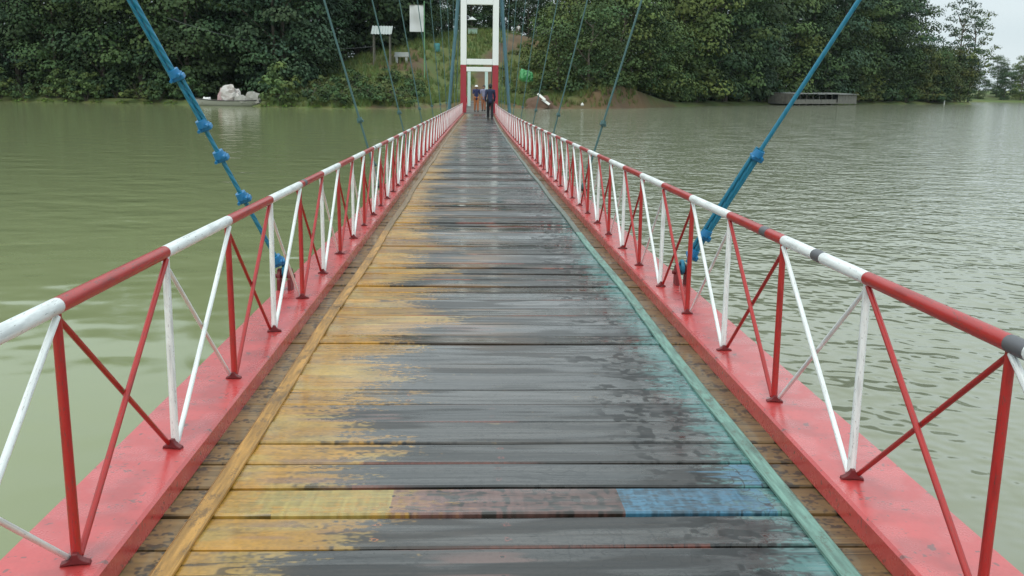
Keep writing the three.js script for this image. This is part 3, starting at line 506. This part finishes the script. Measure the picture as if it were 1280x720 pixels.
  for (let x = 30; x < 95; x += 6 + r() * 2) { const d = shoreAt(x) + 16 + r() * 8; tree(ks[i++ % 3], ['dark', 'blue'][i % 2], x, d, 1.3 + 0.35 * r(), r() * 6.28, 'bank_forest_tree', x < 53 ? 'tree in the back row before the shed' : x < 77 ? 'tree in the back row behind the shed' : 'tree in the back row beyond the shed', 'back trees behind the shed'); }
  // thinner trees on the point
  for (const [k, tone, x, d, s] of [['tall', 'blue', 93.5, 219, 1.25], ['tall', 'dark', 99, 224, 1.12], ['small', 'mid', 98, 220.5, 1.15], ['small', 'olive', 103, 222.5, 1.25], ['small', 'mid', 107, 226, 1.25], ['small', 'olive', 110, 228.5, 1.15], ['wall_c', 'mid', 105, 232, 0.75], ['small', 'mid', 113, 233, 1.25], ['small', 'olive', 115.5, 231, 1.3], ['small', 'mid', 118.5, 234, 1.15], ['wall_c', 'mid', 111, 236, 0.8]])
    tree(k, tone, x, d, s, r() * 6.28, 'point_tree', 'tree crowding the wooded point at the river bend', 'trees on the point');
  tree('airy', 'blue', 116.5, 232, 1.02, 1.0, 'airy_tree', 'tree on the point with sky showing between branches', 'open trees on the point'); tree('airy', 'light', 121, 235, 0.98, 4.0, 'airy_tree', 'tree on the point with sky showing between branches', 'open trees on the point');
  // the far bank beyond the bend
  for (let x = 127; x < 262; x += 6 + r() * 2) { const d = shoreAt(x) + 5 + r() * 4; tree(ks[i++ % 3], ['mid', 'dark', 'light'][i % 3], x, d, 0.50 + 0.14 * r(), r() * 6.28, 'far_bank_tree', 'hazy tree fronting the far bank beyond the bend', 'trees on the far bank'); }
  for (let x = 127; x < 262; x += 8 + r() * 2) { const d = shoreAt(x) + 16 + r() * 6; tree(ks[i++ % 3], 'mid', x, d, 0.58 + 0.12 * r(), r() * 6.28, 'far_forest_tree', 'hazy tree in the second row of the far bank', 'back trees on the far bank'); }
  // shrubs along the water
  for (let x = -90; x < -8; x += 2.3 + r() * 1.2) { if (x > -33 && x < -23.5) continue; bush(['round', 'low', 'tall'][Math.floor(r() * 3)], ['mid', 'dark', 'light'][Math.floor(r() * 3)], x, shoreAt(x) + 0.8 + r() * 1.4, 0.75 + 0.5 * r(), r() * 6.28, 'waterside_shrub', x < -33 ? 'shrub over the water on the bow side of the boat' : 'shrub over the water between boat motor and shelter', 'shrubs below the forest'); }
  for (let x = -74; x < -13; x += 2.4 + r()) { if (x > -33 && x < -23) continue; bush('low', 'fresh', x, shoreAt(x) + 0.3, 0.34 + 0.12 * r(), r() * 6.28, 'waterside_plant', x < -33 ? 'plant at the waterline on the bow side' : 'plant at the waterline past the boat motor', 'bright plants at the waterline'); }
  for (const [x, d] of [[-47.5, 118.5], [-49.5, 119], [-45.8, 118], [-48.6, 120.5]]) bush('tall', 'light', x, d, 0.85, r() * 6.28, 'pale_shrub', 'shrub in the pale mound near the cove', 'pale shrubs by the cove');
  for (const [x, d] of [[-29.3, 121.5], [-28.2, 122], [-30.4, 122.3]]) { const o = bush('round', 'fresh', x, d, 1.05, r() * 6.28, 'yellow_green_shrub', 'yellowish foliage high in the forest above the boat', 'yellow-green foliage above the boat'); o.position.y = 10.4 + r(); }
  for (let k = 0; k < 40; k++) { const x = -21 + r() * 15, d = shoreAt(x) + 1 + r() * 15; if (Math.hypot(x + 9, d - 134) < 5) continue; bush(['round', 'low'][k & 1], ['mid', 'light', 'olive', 'mid'][k % 4], x, d, 0.6 + 0.45 * r(), r() * 6.28, 'hillside_shrub', 'shrub on the slope below the white shelter', 'shrubs below the shelter'); }
  for (let k = 0; k < 26; k++) { const x = 3 + r() * 9, d = 122 + r() * 24; if (pathDist(x, d) < 1.8 || Math.hypot(x - 6.6, d - 134) < 2) continue; bush(['low', 'round', 'low'][k % 3], ['light', 'mid', 'olive'][k % 3], x, d, 0.45 + 0.4 * r(), r() * 6.28, 'pathside_shrub', 'small shrub on the grass beside the dirt path', 'shrubs beside the path'); }
  for (let k = 0; k < 22; k++) { const x = 12 + r() * 22, d = shoreAt(x) + 2.5 + r() * 4; bush('tall', ['light', 'mid', 'olive'][k % 3], x, d, 0.5 + 0.35 * r(), r() * 6.28, 'overhanging_shrub', 'shrub hanging over the bare brown bank', 'shrubs over the bare bank'); }
  for (let k = 0; k < 36; k++) { const x = 33 + r() * 80, d = shoreAt(x) + 0.8 + r() * 2; if (x > 54 && x < 77) continue; bush(['round', 'tall'][k & 1], ['mid', 'dark', 'olive'][k % 3], x, d, 1.0 + 0.6 * r(), r() * 6.28, 'bank_shrub', x < 54 ? 'shrub at the waterline before the shed' : 'shrub at the waterline between shed and point', 'shrubs on the wooded bank'); }
}
{ // grass on the hill
  const r = rngOf(88), P = [], I = []; const g = new THREE.BufferGeometry();
  for (let k = 0; k < 9; k++) { const a = r() * 6.283, q = r() * 0.16, x = Math.cos(a) * q, z = Math.sin(a) * q, b = r() * 6.283, h = 0.3 + r() * 0.35, w = 0.022, lx = Math.cos(b) * 0.16, lz = Math.sin(b) * 0.16, n = P.length / 3; P.push(x - w, 0, z, x + w, 0, z, x + lx, h, z + lz); I.push(n, n + 1, n + 2); }
  g.setAttribute('position', new THREE.Float32BufferAttribute(P, 3)); g.setIndex(I); g.computeVertexNormals();
  const N = 9000, im = new THREE.InstancedMesh(g, std([1, 1, 1], 0.8, { side: THREE.DoubleSide }), N), m = new THREE.Matrix4(), q = new THREE.Quaternion(), c = new THREE.Color(); let k = 0, guard = 0;
  while (k < N && guard++ < 90000) { const x = -24 + r() * 46, d = shoreAt(x) + 0.4 + Math.pow(r(), 1.2) * 46; if (pathDist(x, d) < 1.3) continue; const n = fbm(x * 0.5, d * 0.5, 4); if (n < 0.40) continue; const s = 0.7 + r() * 1.1; q.setFromAxisAngle(V(0, 1, 0), r() * 6.283); m.compose(V(x, groundY(x, d) - 0.03, -d), q, V(s, s, s)); im.setMatrixAt(k, m); const t = r(); im.setColorAt(k, c.setRGB(0.09 + 0.06 * t, 0.14 + 0.05 * r(), 0.040)); k++; }
  im.count = k; im.name = 'hill_grass'; im.userData = { kind: 'stuff', label: 'rough green grass covering the hill beside the path', category: 'grass' }; im.castShadow = im.receiveShadow = true; scene.add(im);
}

// ------------------------------------------------------------------ moored boat and its cargo
const boatX = -27.3, boatD = 110.6;
{
  const b = thing('moored_boat', 'long low wooden boat moored in the dark cove under the trees', 'boat', [boatX, 0, -boatD], null, 0.05);
  const P = [], I = [], n = 16, m = 8, hullL = 7.2;
  for (let i = 0; i <= n; i++) { const t = i / n * 2 - 1, x = t * hullL / 2, w = 0.85 * Math.pow(1 - Math.pow(Math.abs(t), 3.2), 0.7) + 0.06, top = 0.56 + 0.16 * t * t * (t < 0 ? 1.5 : 0.7), bot = -0.25 + 0.25 * Math.abs(t) ** 3;
    for (let j = 0; j <= m; j++) { const a = j / m * Math.PI; P.push(x, mix(top, bot, Math.pow(Math.sin(a), 0.7)), Math.cos(a) * w); } }
  for (let i = 0; i < n; i++) for (let j = 0; j < m; j++) { const a = i * (m + 1) + j, c = a + m + 1; I.push(a, a + 1, c, a + 1, c + 1, c); }
  const g = new THREE.BufferGeometry(); g.setAttribute('position', new THREE.Float32BufferAttribute(P, 3)); g.setIndex(I); g.computeVertexNormals();
  part('hull', g, std([0.30, 0.30, 0.26], 0.7, { side: THREE.DoubleSide }), b);
  for (const s of [-1, 1]) { const pts = []; for (let i = 0; i <= n; i++) { const k = (i * (m + 1) + (s > 0 ? 0 : m)) * 3; pts.push(V(P[k], P[k + 1] + 0.02, P[k + 2])); } part('gunwale', tube(pts, 0.05, 0.05, 6, 24), std([0.05, 0.045, 0.04], 0.7), b); }
  part('floor_boards', box(5.6, 0.05, 1.25, 0, 0.32, 0), std([0.16, 0.13, 0.09], 0.8), b);
  part('stern_block', box(0.35, 0.75, 0.9, 3.35, 0.30, 0, 0.05), std([0.025, 0.025, 0.028], 0.6), b, 'black outboard motor block');
}
function heap(seed, w, h, d, rough = 0.32, pk = 0.8) {            // a sagging covered heap
  const g = new THREE.IcosahedronGeometry(1, 4), p = g.attributes.position; const v = new THREE.Vector3();
  for (let i = 0; i < p.count; i++) { v.fromBufferAttribute(p, i); const n = fbm(v.x * 1.9 + seed, v.z * 1.9 + v.y * 2.3 + seed, 4) - 0.5, k = 1 + rough * 2.6 * n; const fx = Math.sign(v.x) * Math.pow(Math.abs(v.x), 0.75), fz = Math.sign(v.z) * Math.pow(Math.abs(v.z), 0.75); p.setXYZ(i, fx * w / 2 * k, v.y > 0 ? Math.pow(v.y, pk) * h * k : v.y * 0.06, fz * d / 2 * k); }
  g.computeVertexNormals(); return g;
}
function covered(seed, w, h, d, mat, x, y, dd, label, group, name = 'covered_heap') { const o = solo(name, heap(seed, w, h, d), mat, label, 'covered cargo', group); o.position.set(x, y, -dd); return o; }
const tarp = std([1, 1, 1], 0.6, { map: dataTex(128, 128, (i, j, o) => { const n = fbm(i * 0.06, j * 0.06, 4), m = sstep(0.5, 0.66, n), f = vn(i * 0.3, j * 0.3); o[0] = mix(0.50, 0.30, m) + 0.08 * (f - 0.5); o[1] = mix(0.47, 0.26, m) + 0.08 * (f - 0.5); o[2] = mix(0.45, 0.24, m) + 0.08 * (f - 0.5); }, true, true) }), tarp2 = std([0.30, 0.29, 0.26], 0.7), tarpPink = std([0.40, 0.27, 0.27], 0.6);
covered(3, 2.2, 1.7, 1.4, tarp, boatX + 0.30, 0.36, boatD, 'big white sheet-covered heap in the middle of the moored boat');
covered(14, 0.8, 1.35, 1.1, tarpPink, boatX - 0.70, 0.36, boatD - 0.1, 'pinkish cloth bundle leaning on the big white heap in the boat');
covered(5, 1.6, 0.80, 1.1, tarp2, boatX + 1.35, 0.36, boatD - 0.2, 'low grey covered mound beside the big white heap in the boat');
covered(6, 1.6, 1.30, 1.1, tarp2, boatX + 2.6, 0.36, boatD + 0.1, 'grey and white speckled heap by the black motor of the boat');
covered(7, 1.0, 0.52, 0.7, std([0.78, 0.78, 0.76], 0.5), boatX - 2.4, 0.46, boatD - 0.1, 'small bright white bundle at the bow of the moored boat');

// ------------------------------------------------------------------ things on the hill
const whitish = std([0.40, 0.42, 0.40], 0.7), pole = std([0.20, 0.19, 0.16], 0.8);
{
  const x = -12.0, d = 131, y = groundY(x, d) + 0.7, t = thing('open_shelter', 'small open shelter with a pale metal roof on thin posts', 'shelter', [x, y, -d]);
  for (const [px, pz] of [[-1.05, 0.9], [1.05, 0.9], [-1.05, -0.9], [1.05, -0.9]]) part('post', rod(V(px, -1.2, pz), V(px, 3.3 + (pz < 0 ? 0.9 : 0), pz), 0.07, 0.06, 7), pole, t);
  const P = [], I = [], n = 30; for (let i = 0; i <= n; i++) { const xx = mix(-1.35, 1.35, i / n), w = 0.04 * Math.sin(i * Math.PI * 0.5); P.push(xx, 3.28 + w, 1.2, xx, 4.45 + w, -1.2); if (i < n) { const a = i * 2; I.push(a, a + 2, a + 1, a + 1, a + 2, a + 3); } }
  const g = new THREE.BufferGeometry(); g.setAttribute('position', new THREE.Float32BufferAttribute(P, 3)); g.setIndex(I); g.computeVertexNormals(); part('roof_sheet', g, std([0.42, 0.46, 0.44], 0.5, { side: THREE.DoubleSide }), t);
}
{
  const x = -6.4, d = 129, y = groundY(x, d) - 0.8, t = thing('banner_flag', 'white upright banner hanging from a light green pole', 'banner', [x, y, -d]);
  part('pole', rod(V(0.05, -0.4, 0), V(0.05, 10.9, 0), 0.075, 0.06, 8), std([0.16, 0.36, 0.19], 0.5), t);
  const g = new THREE.PlaneGeometry(1.8, 3.3, 14, 20), p = g.attributes.position; for (let i = 0; i < p.count; i++) p.setZ(i, 0.10 * Math.sin(p.getX(i) * 3.2 + p.getY(i) * 0.8) + 0.05 * Math.sin(p.getY(i) * 2.7)); g.computeVertexNormals(); g.translate(-0.92, 8.7, 0);
  part('cloth', g, std([0.60, 0.62, 0.62], 0.8, { side: THREE.DoubleSide }), t); part('arm', rod(V(0.05, 10.38, 0), V(-1.85, 10.38, 0), 0.035, 0.035, 6), pole, t);
}
{
  const x = -9.6, d = 133, t = thing('concrete_bench', 'pale concrete bench block on the bare earth below the shelter', 'bench', [x, groundY(x, d) + 0.1, -d]);
  part('seat_slab', box(1.9, 0.22, 0.7, 0, 0.8, 0, 0.03), whitish, t); part('support', box(0.3, 0.85, 0.6, -0.65, 0.28, 0), whitish, t); part('support', box(0.3, 0.85, 0.6, 0.65, 0.28, 0), whitish, t); part('back_slab', box(1.9, 0.45, 0.16, 0, 1.12, -0.28, 0.03), whitish, t);
}
{
  const x = -5.2, d = 142, t = thing('teal_drum', 'teal plastic drum standing in the grass near the banner', 'drum', [x, groundY(x, d), -d]);
  const g = new THREE.LatheGeometry([[0, 0], [0.42, 0], [0.45, 0.05], [0.45, 0.3], [0.48, 0.34], [0.45, 0.38], [0.45, 0.74], [0.48, 0.78], [0.45, 0.82], [0.44, 1.08], [0.40, 1.14], [0, 1.14]].map(a => new THREE.Vector2(...a)), 18); part('barrel', g, std([0.07, 0.27, 0.28], 0.5), t); part('lid', rod(V(0, 1.12, 0), V(0, 1.2, 0), 0.36, 0.36, 16), std([0.05, 0.2, 0.21], 0.5), t);
}
{
  const x = -0.2, d = 152, t = thing('white_parasol', 'small white parasol on the hill seen through the bridge tower', 'parasol', [x, groundY(x, d), -d]);
  const g = new THREE.ConeGeometry(0.75, 0.5, 8, 1, true); g.translate(0, 2.25, 0); part('canopy', g, std([0.6, 0.63, 0.62], 0.7, { side: THREE.DoubleSide }), t); part('pole', rod(V(0, -0.2, 0), V(0, 2.5, 0), 0.025, 0.025, 6), pole, t);
  const s = thing('pale_green_box', 'pale green stall counter under the white parasol', 'stall', [x + 0.1, groundY(x, d - 1.2), -(d - 1.2)]); part('counter', box(1.4, 0.75, 0.7, 0, 0.42, 0, 0.03), std([0.32, 0.48, 0.38], 0.6), s); part('counter_top', box(1.55, 0.06, 0.85, 0, 0.83, 0, 0.015), whitish, s);
}
{ const x = 7.1, d = 133, o = solo('green_tarp_mound', heap(23, 1.8, 1.75, 1.7, 0.3), std([0.060, 0.33, 0.11], 0.45), 'bright green tarp-covered round mound on the slope right of the path', 'tarp mound'); o.position.set(x, groundY(x, d) - 0.05, -d); }
{ const x = 8.1, d = 118.6, o = solo('earth_mound', heap(27, 4.2, 1.6, 2.4, 0.35, 1.7), std([0.13, 0.08, 0.055], 0.95), 'heap of bare brown earth at the water edge beside the bridge', 'earth mound'); o.position.set(x, groundY(x, d) - 0.1, -d); }
for (const [dx, dy, a, w, lb] of [[-0.1, 1.95, -0.75, 1.2, 'upper white board of the pair lying on the earth heap'], [0.45, 1.35, -0.65, 1.1, 'lower white board of the pair lying on the earth heap']]) { const o = solo('white_board', box(w, 0.30, 0.06, 0, 0, 0, 0.01), std([0.72, 0.72, 0.68], 0.6), lb, 'board'); o.position.set(8.3 + dx, groundY(8.3, 118) + dy - 0.3, -117.3); o.rotation.set(-0.5, 0, a); }
{ const o = solo('white_float', new THREE.LatheGeometry([[0, 0], [0.16, 0.03], [0.2, 0.14], [0.16, 0.28], [0.06, 0.34], [0.05, 0.42], [0, 0.43]].map(a => new THREE.Vector2(...a)), 14), std([0.7, 0.7, 0.66], 0.5), 'small white plastic float lying below the eroded bank', 'float'); o.position.set(13.4, 0.35, -119.6); }
{ const t = thing('marker_post', 'small white marker post standing in the water off the point', 'post', [108.3, 0, -221]); part('post_shaft', rod(V(0, -0.6, 0), V(0, 0.75, 0), 0.16, 0.14, 8), std([0.7, 0.72, 0.68], 0.6), t); part('post_cap', rod(V(0, 0.74, 0), V(0, 0.86, 0), 0.2, 0.14, 8), std([0.6, 0.62, 0.58], 0.6), t); }
{ const a = V(-34, 9.5, -112), b = V(-12.6, 7.4, -128), pts = []; for (let i = 0; i <= 12; i++) { const t = i / 12, p = a.clone().lerp(b, t); p.y -= 2.6 * 4 * t * (1 - t) * 0.55; pts.push(p); } solo('overhead_wire', tube(pts, 0.028, 0.028, 5, 30), std([0.10, 0.11, 0.11], 0.6), 'sagging overhead wire strung from the forest to the shelter', 'wire'); }

// ------------------------------------------------------------------ low shed on the right bank
{
  const t = thing('riverside_shed', 'long low grey timber shed with open dark bays at the waterline', 'shed', [64.0, 0, -181.5], null, 0.88 - 0.13); t.scale.y = 0.82;
  const wood = dataTex(256, 64, (i, j, o) => { const n = vn(i * 0.6, j * 0.03), m = fbm(i * 0.05, j * 0.06, 3), k = 0.55 + 0.6 * n + 0.5 * (m - 0.5); o[0] = 0.20 * k; o[1] = 0.19 * k; o[2] = 0.165 * k; }, true, true), wm = std([1, 1, 1], 0.9, { map: wood }), roofM = std([0.27, 0.28, 0.27], 0.7);
  part('platform', box(25, 0.22, 5, 0, 0.45, 0), wm, t);
  for (let k = 0; k <= 10; k++) part('post', rod(V(-12.2 + k * 2.44, -0.8, 2.3), V(-12.2 + k * 2.44, 2.5, 2.3), 0.09, 0.08, 6), wm, t);
  for (let k = 0; k < 13; k++) part('wall_board', box(0.58, 1.9, 0.05, 4.9 + k * 0.6, 1.5, 2.42 + (k % 2) * 0.02), wm, t);
  for (let k = 0; k < 11; k++) part('low_wall_board', box(1.45, 0.75, 0.05, -11.6 + k * 1.5, 0.93, 2.42 + (k % 2) * 0.02), wm, t);
  part('back_wall', box(25, 2.1, 0.08, 0, 1.6, -2.4), wm, t); part('end_wall', box(0.08, 2.0, 4.8, 12.4, 1.55, 0), wm, t); part('end_wall', box(0.08, 2.0, 4.8, -12.4, 1.55, 0), wm, t);
  for (let k = 0; k < 9; k++) { const g = box(2.72, 0.06, 5.6, 0, 0, 0); const m = part('roof_sheet', g, roofM, t); m.position.set(-11 + k * 2.76, 2.62 + (k % 3) * 0.03, 0.1); m.rotation.set(0.06, 0, (vn(k * 3.1, 2) - 0.5) * 0.03); }
}

// ------------------------------------------------------------------ people
function capsule(px, py, pz, a, b, ra, rb) { const bx = b[0] - a[0], by = b[1] - a[1], bz = b[2] - a[2], L = bx * bx + by * by + bz * bz || 1e-9; let t = ((px - a[0]) * bx + (py - a[1]) * by + (pz - a[2]) * bz) / L; t = t < 0 ? 0 : t > 1 ? 1 : t; const x = px - a[0] - bx * t, y = py - a[1] - by * t, z = pz - a[2] - bz * t; return Math.sqrt(x * x + y * y + z * z) - ra - (rb - ra) * t; }
function blob(bones, cen, half, res, k = 0.03) {          // smooth union of tapered capsules, meshed
  const mc = new MarchingCubes(res, new THREE.MeshStandardMaterial(), false, false, 60000); mc.isolation = 0; const hs = res / 2;
  for (let z = 0; z < res; z++) { const pz = cen[2] + (z - hs) / hs * half; for (let y = 0; y < res; y++) { const py = cen[1] + (y - hs) / hs * half; for (let x = 0; x < res; x++) { const px = cen[0] + (x - hs) / hs * half; let d = 9;
    for (const b of bones) { const e = capsule(px, py, pz, b[0], b[1], b[2], b[3]); if (e > d + k) continue; const h = clamp(0.5 + 0.5 * (d - e) / k); d = d + (e - d) * h - k * h * (1 - h); }
    mc.field[x + y * res + z * res * res] = -d; } } }
  mc.update(); const n = mc.count; const P = new Float32Array(n * 3), N = new Float32Array(n * 3);
  for (let i = 0; i < n; i++) for (let c = 0; c < 3; c++) { P[i * 3 + c] = cen[c] + mc.positionArray[i * 3 + c] * half; N[i * 3 + c] = mc.normalArray[i * 3 + c]; }
  const g = new THREE.BufferGeometry(); g.setAttribute('position', new THREE.BufferAttribute(P, 3)); g.setAttribute('normal', new THREE.BufferAttribute(N, 3)); g.computeVertexNormals(); return g;
}
function hand(wrist, dir, side, out) {                     // palm, four unequal curled fingers, thumb
  const w = V(...wrist), f = V(...dir).normalize(), s = V(...side).normalize(), n = f.clone().cross(s).normalize().multiplyScalar(out), B = [], at = (a, b, c) => w.clone().addScaledVector(f, a).addScaledVector(s, b).addScaledVector(n, c).toArray();
  B.push([at(-0.03, 0, 0), at(0.02, 0, 0), 0.026, 0.026]);
  for (const [o, L] of [[-0.030, 0.066], [-0.010, 0.076], [0.011, 0.071], [0.030, 0.056]]) { B.push([at(0.015, o * 0.7, 0), at(0.085, o, 0), 0.015, 0.012]); B.push([at(0.085, o, 0), at(0.085 + L * 0.5, o * 1.05, 0.012), 0.0095, 0.009]); B.push([at(0.085 + L * 0.5, o * 1.05, 0.012), at(0.085 + L * 0.88, o * 1.05, 0.036), 0.009, 0.0075]); }
  B.push([at(0.02, -0.026, 0.004), at(0.055, -0.052, 0.012), 0.014, 0.011]); B.push([at(0.055, -0.052, 0.012), at(0.088, -0.058, 0.024), 0.0105, 0.008]);
  return blob(B, at(0.06, 0, 0.01), 0.13, 62, 0.006);
}
const skin = std([0.21, 0.115, 0.072], 0.6), hairM = std([0.012, 0.011, 0.010], 0.6);
function person(label, pos, turn, o) {
  const g = thing('person', label, 'person', pos, o.group, turn), st = o.stride ?? 0.2, e = o.elbow ?? 0.05;
  // walking towards -z: hip, knees, ankles
  const hip = 0.90, sh = 1.42, J = { Lh: [-0.09, hip, 0], Rh: [0.09, hip, 0], Lk: [-0.095, 0.49, -st * 0.45], Rk: [0.095, 0.50, st * 0.10], La: [-0.095, 0.085, -st], Ra: [0.095, 0.10, st * 1.1], Ls: [-0.185, sh, 0], Rs: [0.185, sh, 0], Le: [-0.235, 1.13, st * 0.35], Re: [0.235, 1.13, -st * 0.30 - e], Lw: [-0.245, 0.89, st * 0.35 - 0.08], Rw: [0.24, 0.91, -st * 0.3 - 0.14 - e] };
  const dn = (a, b) => [b[0] - a[0], b[1] - a[1], b[2] - a[2]];
  const head = [[[0, 1.50, -0.005], [0, 1.42, 0.01], 0.052, 0.062], [[0, 1.655, 0.015], [0, 1.585, -0.02], 0.092, 0.070], [[0, 1.56, -0.055], [0, 1.548, -0.06], 0.045, 0.04], [[0, 1.605, -0.10], [0, 1.585, -0.112], 0.012, 0.016], [[-0.085, 1.61, 0.01], [-0.09, 1.585, 0.012], 0.018, 0.012], [[0.085, 1.61, 0.01], [0.09, 1.585, 0.012], 0.018, 0.012]];
  const body = [...head, [[0, 1.38, 0.01], [0, 1.12, 0], 0.125, 0.115], [[-0.12, 1.385, 0], [0.12, 1.385, 0], 0.075, 0.075], [[0, 1.12, 0], [0, 0.93, 0.01], 0.115, 0.135],
    [J.Lh, J.Lk, 0.085, 0.056], [J.Rh, J.Rk, 0.085, 0.056], [J.Lk, J.La, 0.055, 0.036], [J.Rk, J.Ra, 0.055, 0.036], [J.Ls, J.Le, 0.050, 0.038], [J.Rs, J.Re, 0.050, 0.038], [J.Le, J.Lw, 0.038, 0.026], [J.Re, J.Rw, 0.038, 0.026], [J.La, [J.La[0], 0.035, J.La[2] - 0.15], 0.04, 0.03], [J.Ra, [J.Ra[0], 0.04, J.Ra[2] - 0.15], 0.04, 0.03]];
  const bodyG = blob(body, [0, 0.88, 0], 0.92, 104, 0.035);
  const strip = q => { q.deleteAttribute('uv'); return q; };
  part('body', mergeGeometries([bodyG, hand(J.Lw, dn(J.Le, J.Lw), [0, 0, -1], 1), hand(J.Rw, dn(J.Re, J.Rw), [0, 0, -1], -1)].map(strip)), skin, g);
  const up = 0.016;
  const shirt = [[[0, 1.38, 0.01], [0, 1.12, 0], 0.138, 0.130], [[-0.13, 1.39, 0], [0.13, 1.39, 0], 0.086, 0.086], [[0, 1.12, 0], [0, 0.90, 0.01], 0.130, 0.152], [J.Ls, o.long ? J.Le : [mix(J.Ls[0], J.Le[0], 0.72), mix(J.Ls[1], J.Le[1], 0.72), mix(J.Ls[2], J.Le[2], 0.72)], 0.066, 0.056], [J.Rs, o.long ? J.Re : [mix(J.Rs[0], J.Re[0], 0.72), mix(J.Rs[1], J.Re[1], 0.72), mix(J.Rs[2], J.Re[2], 0.72)], 0.066, 0.056]];
  if (o.long) shirt.push([J.Le, J.Lw, 0.054, 0.040], [J.Re, J.Rw, 0.054, 0.040]);
  part('shirt', blob(shirt, [0, 1.12, 0], 0.48, 64, 0.03), std(o.shirt, 0.8), g);
  const tr = [[[-0.04, 0.93, 0.005], [0.04, 0.93, 0.005], 0.143, 0.143], [J.Lh, J.Lk, 0.104, 0.076], [J.Rh, J.Rk, 0.104, 0.076], [J.Lk, [J.La[0], 0.12, J.La[2]], 0.074, 0.062], [J.Rk, [J.Ra[0], 0.13, J.Ra[2]], 0.074, 0.062]];
  part('trousers', blob(tr, [0, 0.55, 0], 0.58, 72, 0.03), std(o.trousers, 0.85), g);
  for (const a of [J.La, J.Ra]) part('shoe', blob([[[a[0], a[1] - 0.02, a[2] + 0.03], [a[0], 0.035, a[2] - 0.17], 0.05, 0.036], [[a[0], 0.02, a[2] + 0.03], [a[0], 0.02, a[2] - 0.16], 0.026, 0.028]], [a[0], 0.06, a[2] - 0.06], 0.2, 40, 0.02), std([0.03, 0.028, 0.025], 0.6), g);
  part('hair', blob([[[0, 1.675, 0.025], [0, 1.62, 0.045], 0.098, 0.085]], [0, 1.65, 0.03], 0.16, 36, 0.01), hairM, g);
  if (o.cap) { const c = new THREE.SphereGeometry(0.112, 16, 8, 0, 6.2832, 0, 1.65); c.scale(1, 0.95, 1.08); c.translate(0, 1.66, 0.012); const br = new THREE.CylinderGeometry(0.10, 0.105, 0.012, 16); br.scale(0.85, 1, 1); br.translate(0, 1.655, -0.085); part('cap', merge([c, br]), std([0.8, 0.8, 0.78], 0.7), g); }
  return g;
}
const deckAt = d => beamY(d) + DECK;
person('person in a navy top and black trousers walking away along the deck', [beamX(50) + 0.70, deckAt(50), -50], 0.05, { shirt: [0.012, 0.020, 0.060], trousers: [0.010, 0.011, 0.016], stride: 0.16, long: true });
person('person in a white cap, navy shirt and orange-brown trousers under the tower', [beamX(66) - 0.06, deckAt(66), -66], Math.PI + 0.15, { shirt: [0.018, 0.025, 0.09], trousers: [0.36, 0.14, 0.055], stride: 0.08, cap: true });
person('person in a pale lilac shirt and brown trousers beside the white cap', [beamX(68) + 0.46, deckAt(68), -68], Math.PI - 0.2, { shirt: [0.20, 0.20, 0.30], trousers: [0.30, 0.12, 0.06], stride: 0.06 });
{ const x = 7.2, d = 158; person('person in a white top standing at the top of the dirt path', [x, groundY(x, d), -d], 2.6, { shirt: [0.7, 0.7, 0.68], trousers: [0.03, 0.03, 0.035], stride: 0.05 }); }

shade(scene);
renderer.render(scene, camera);
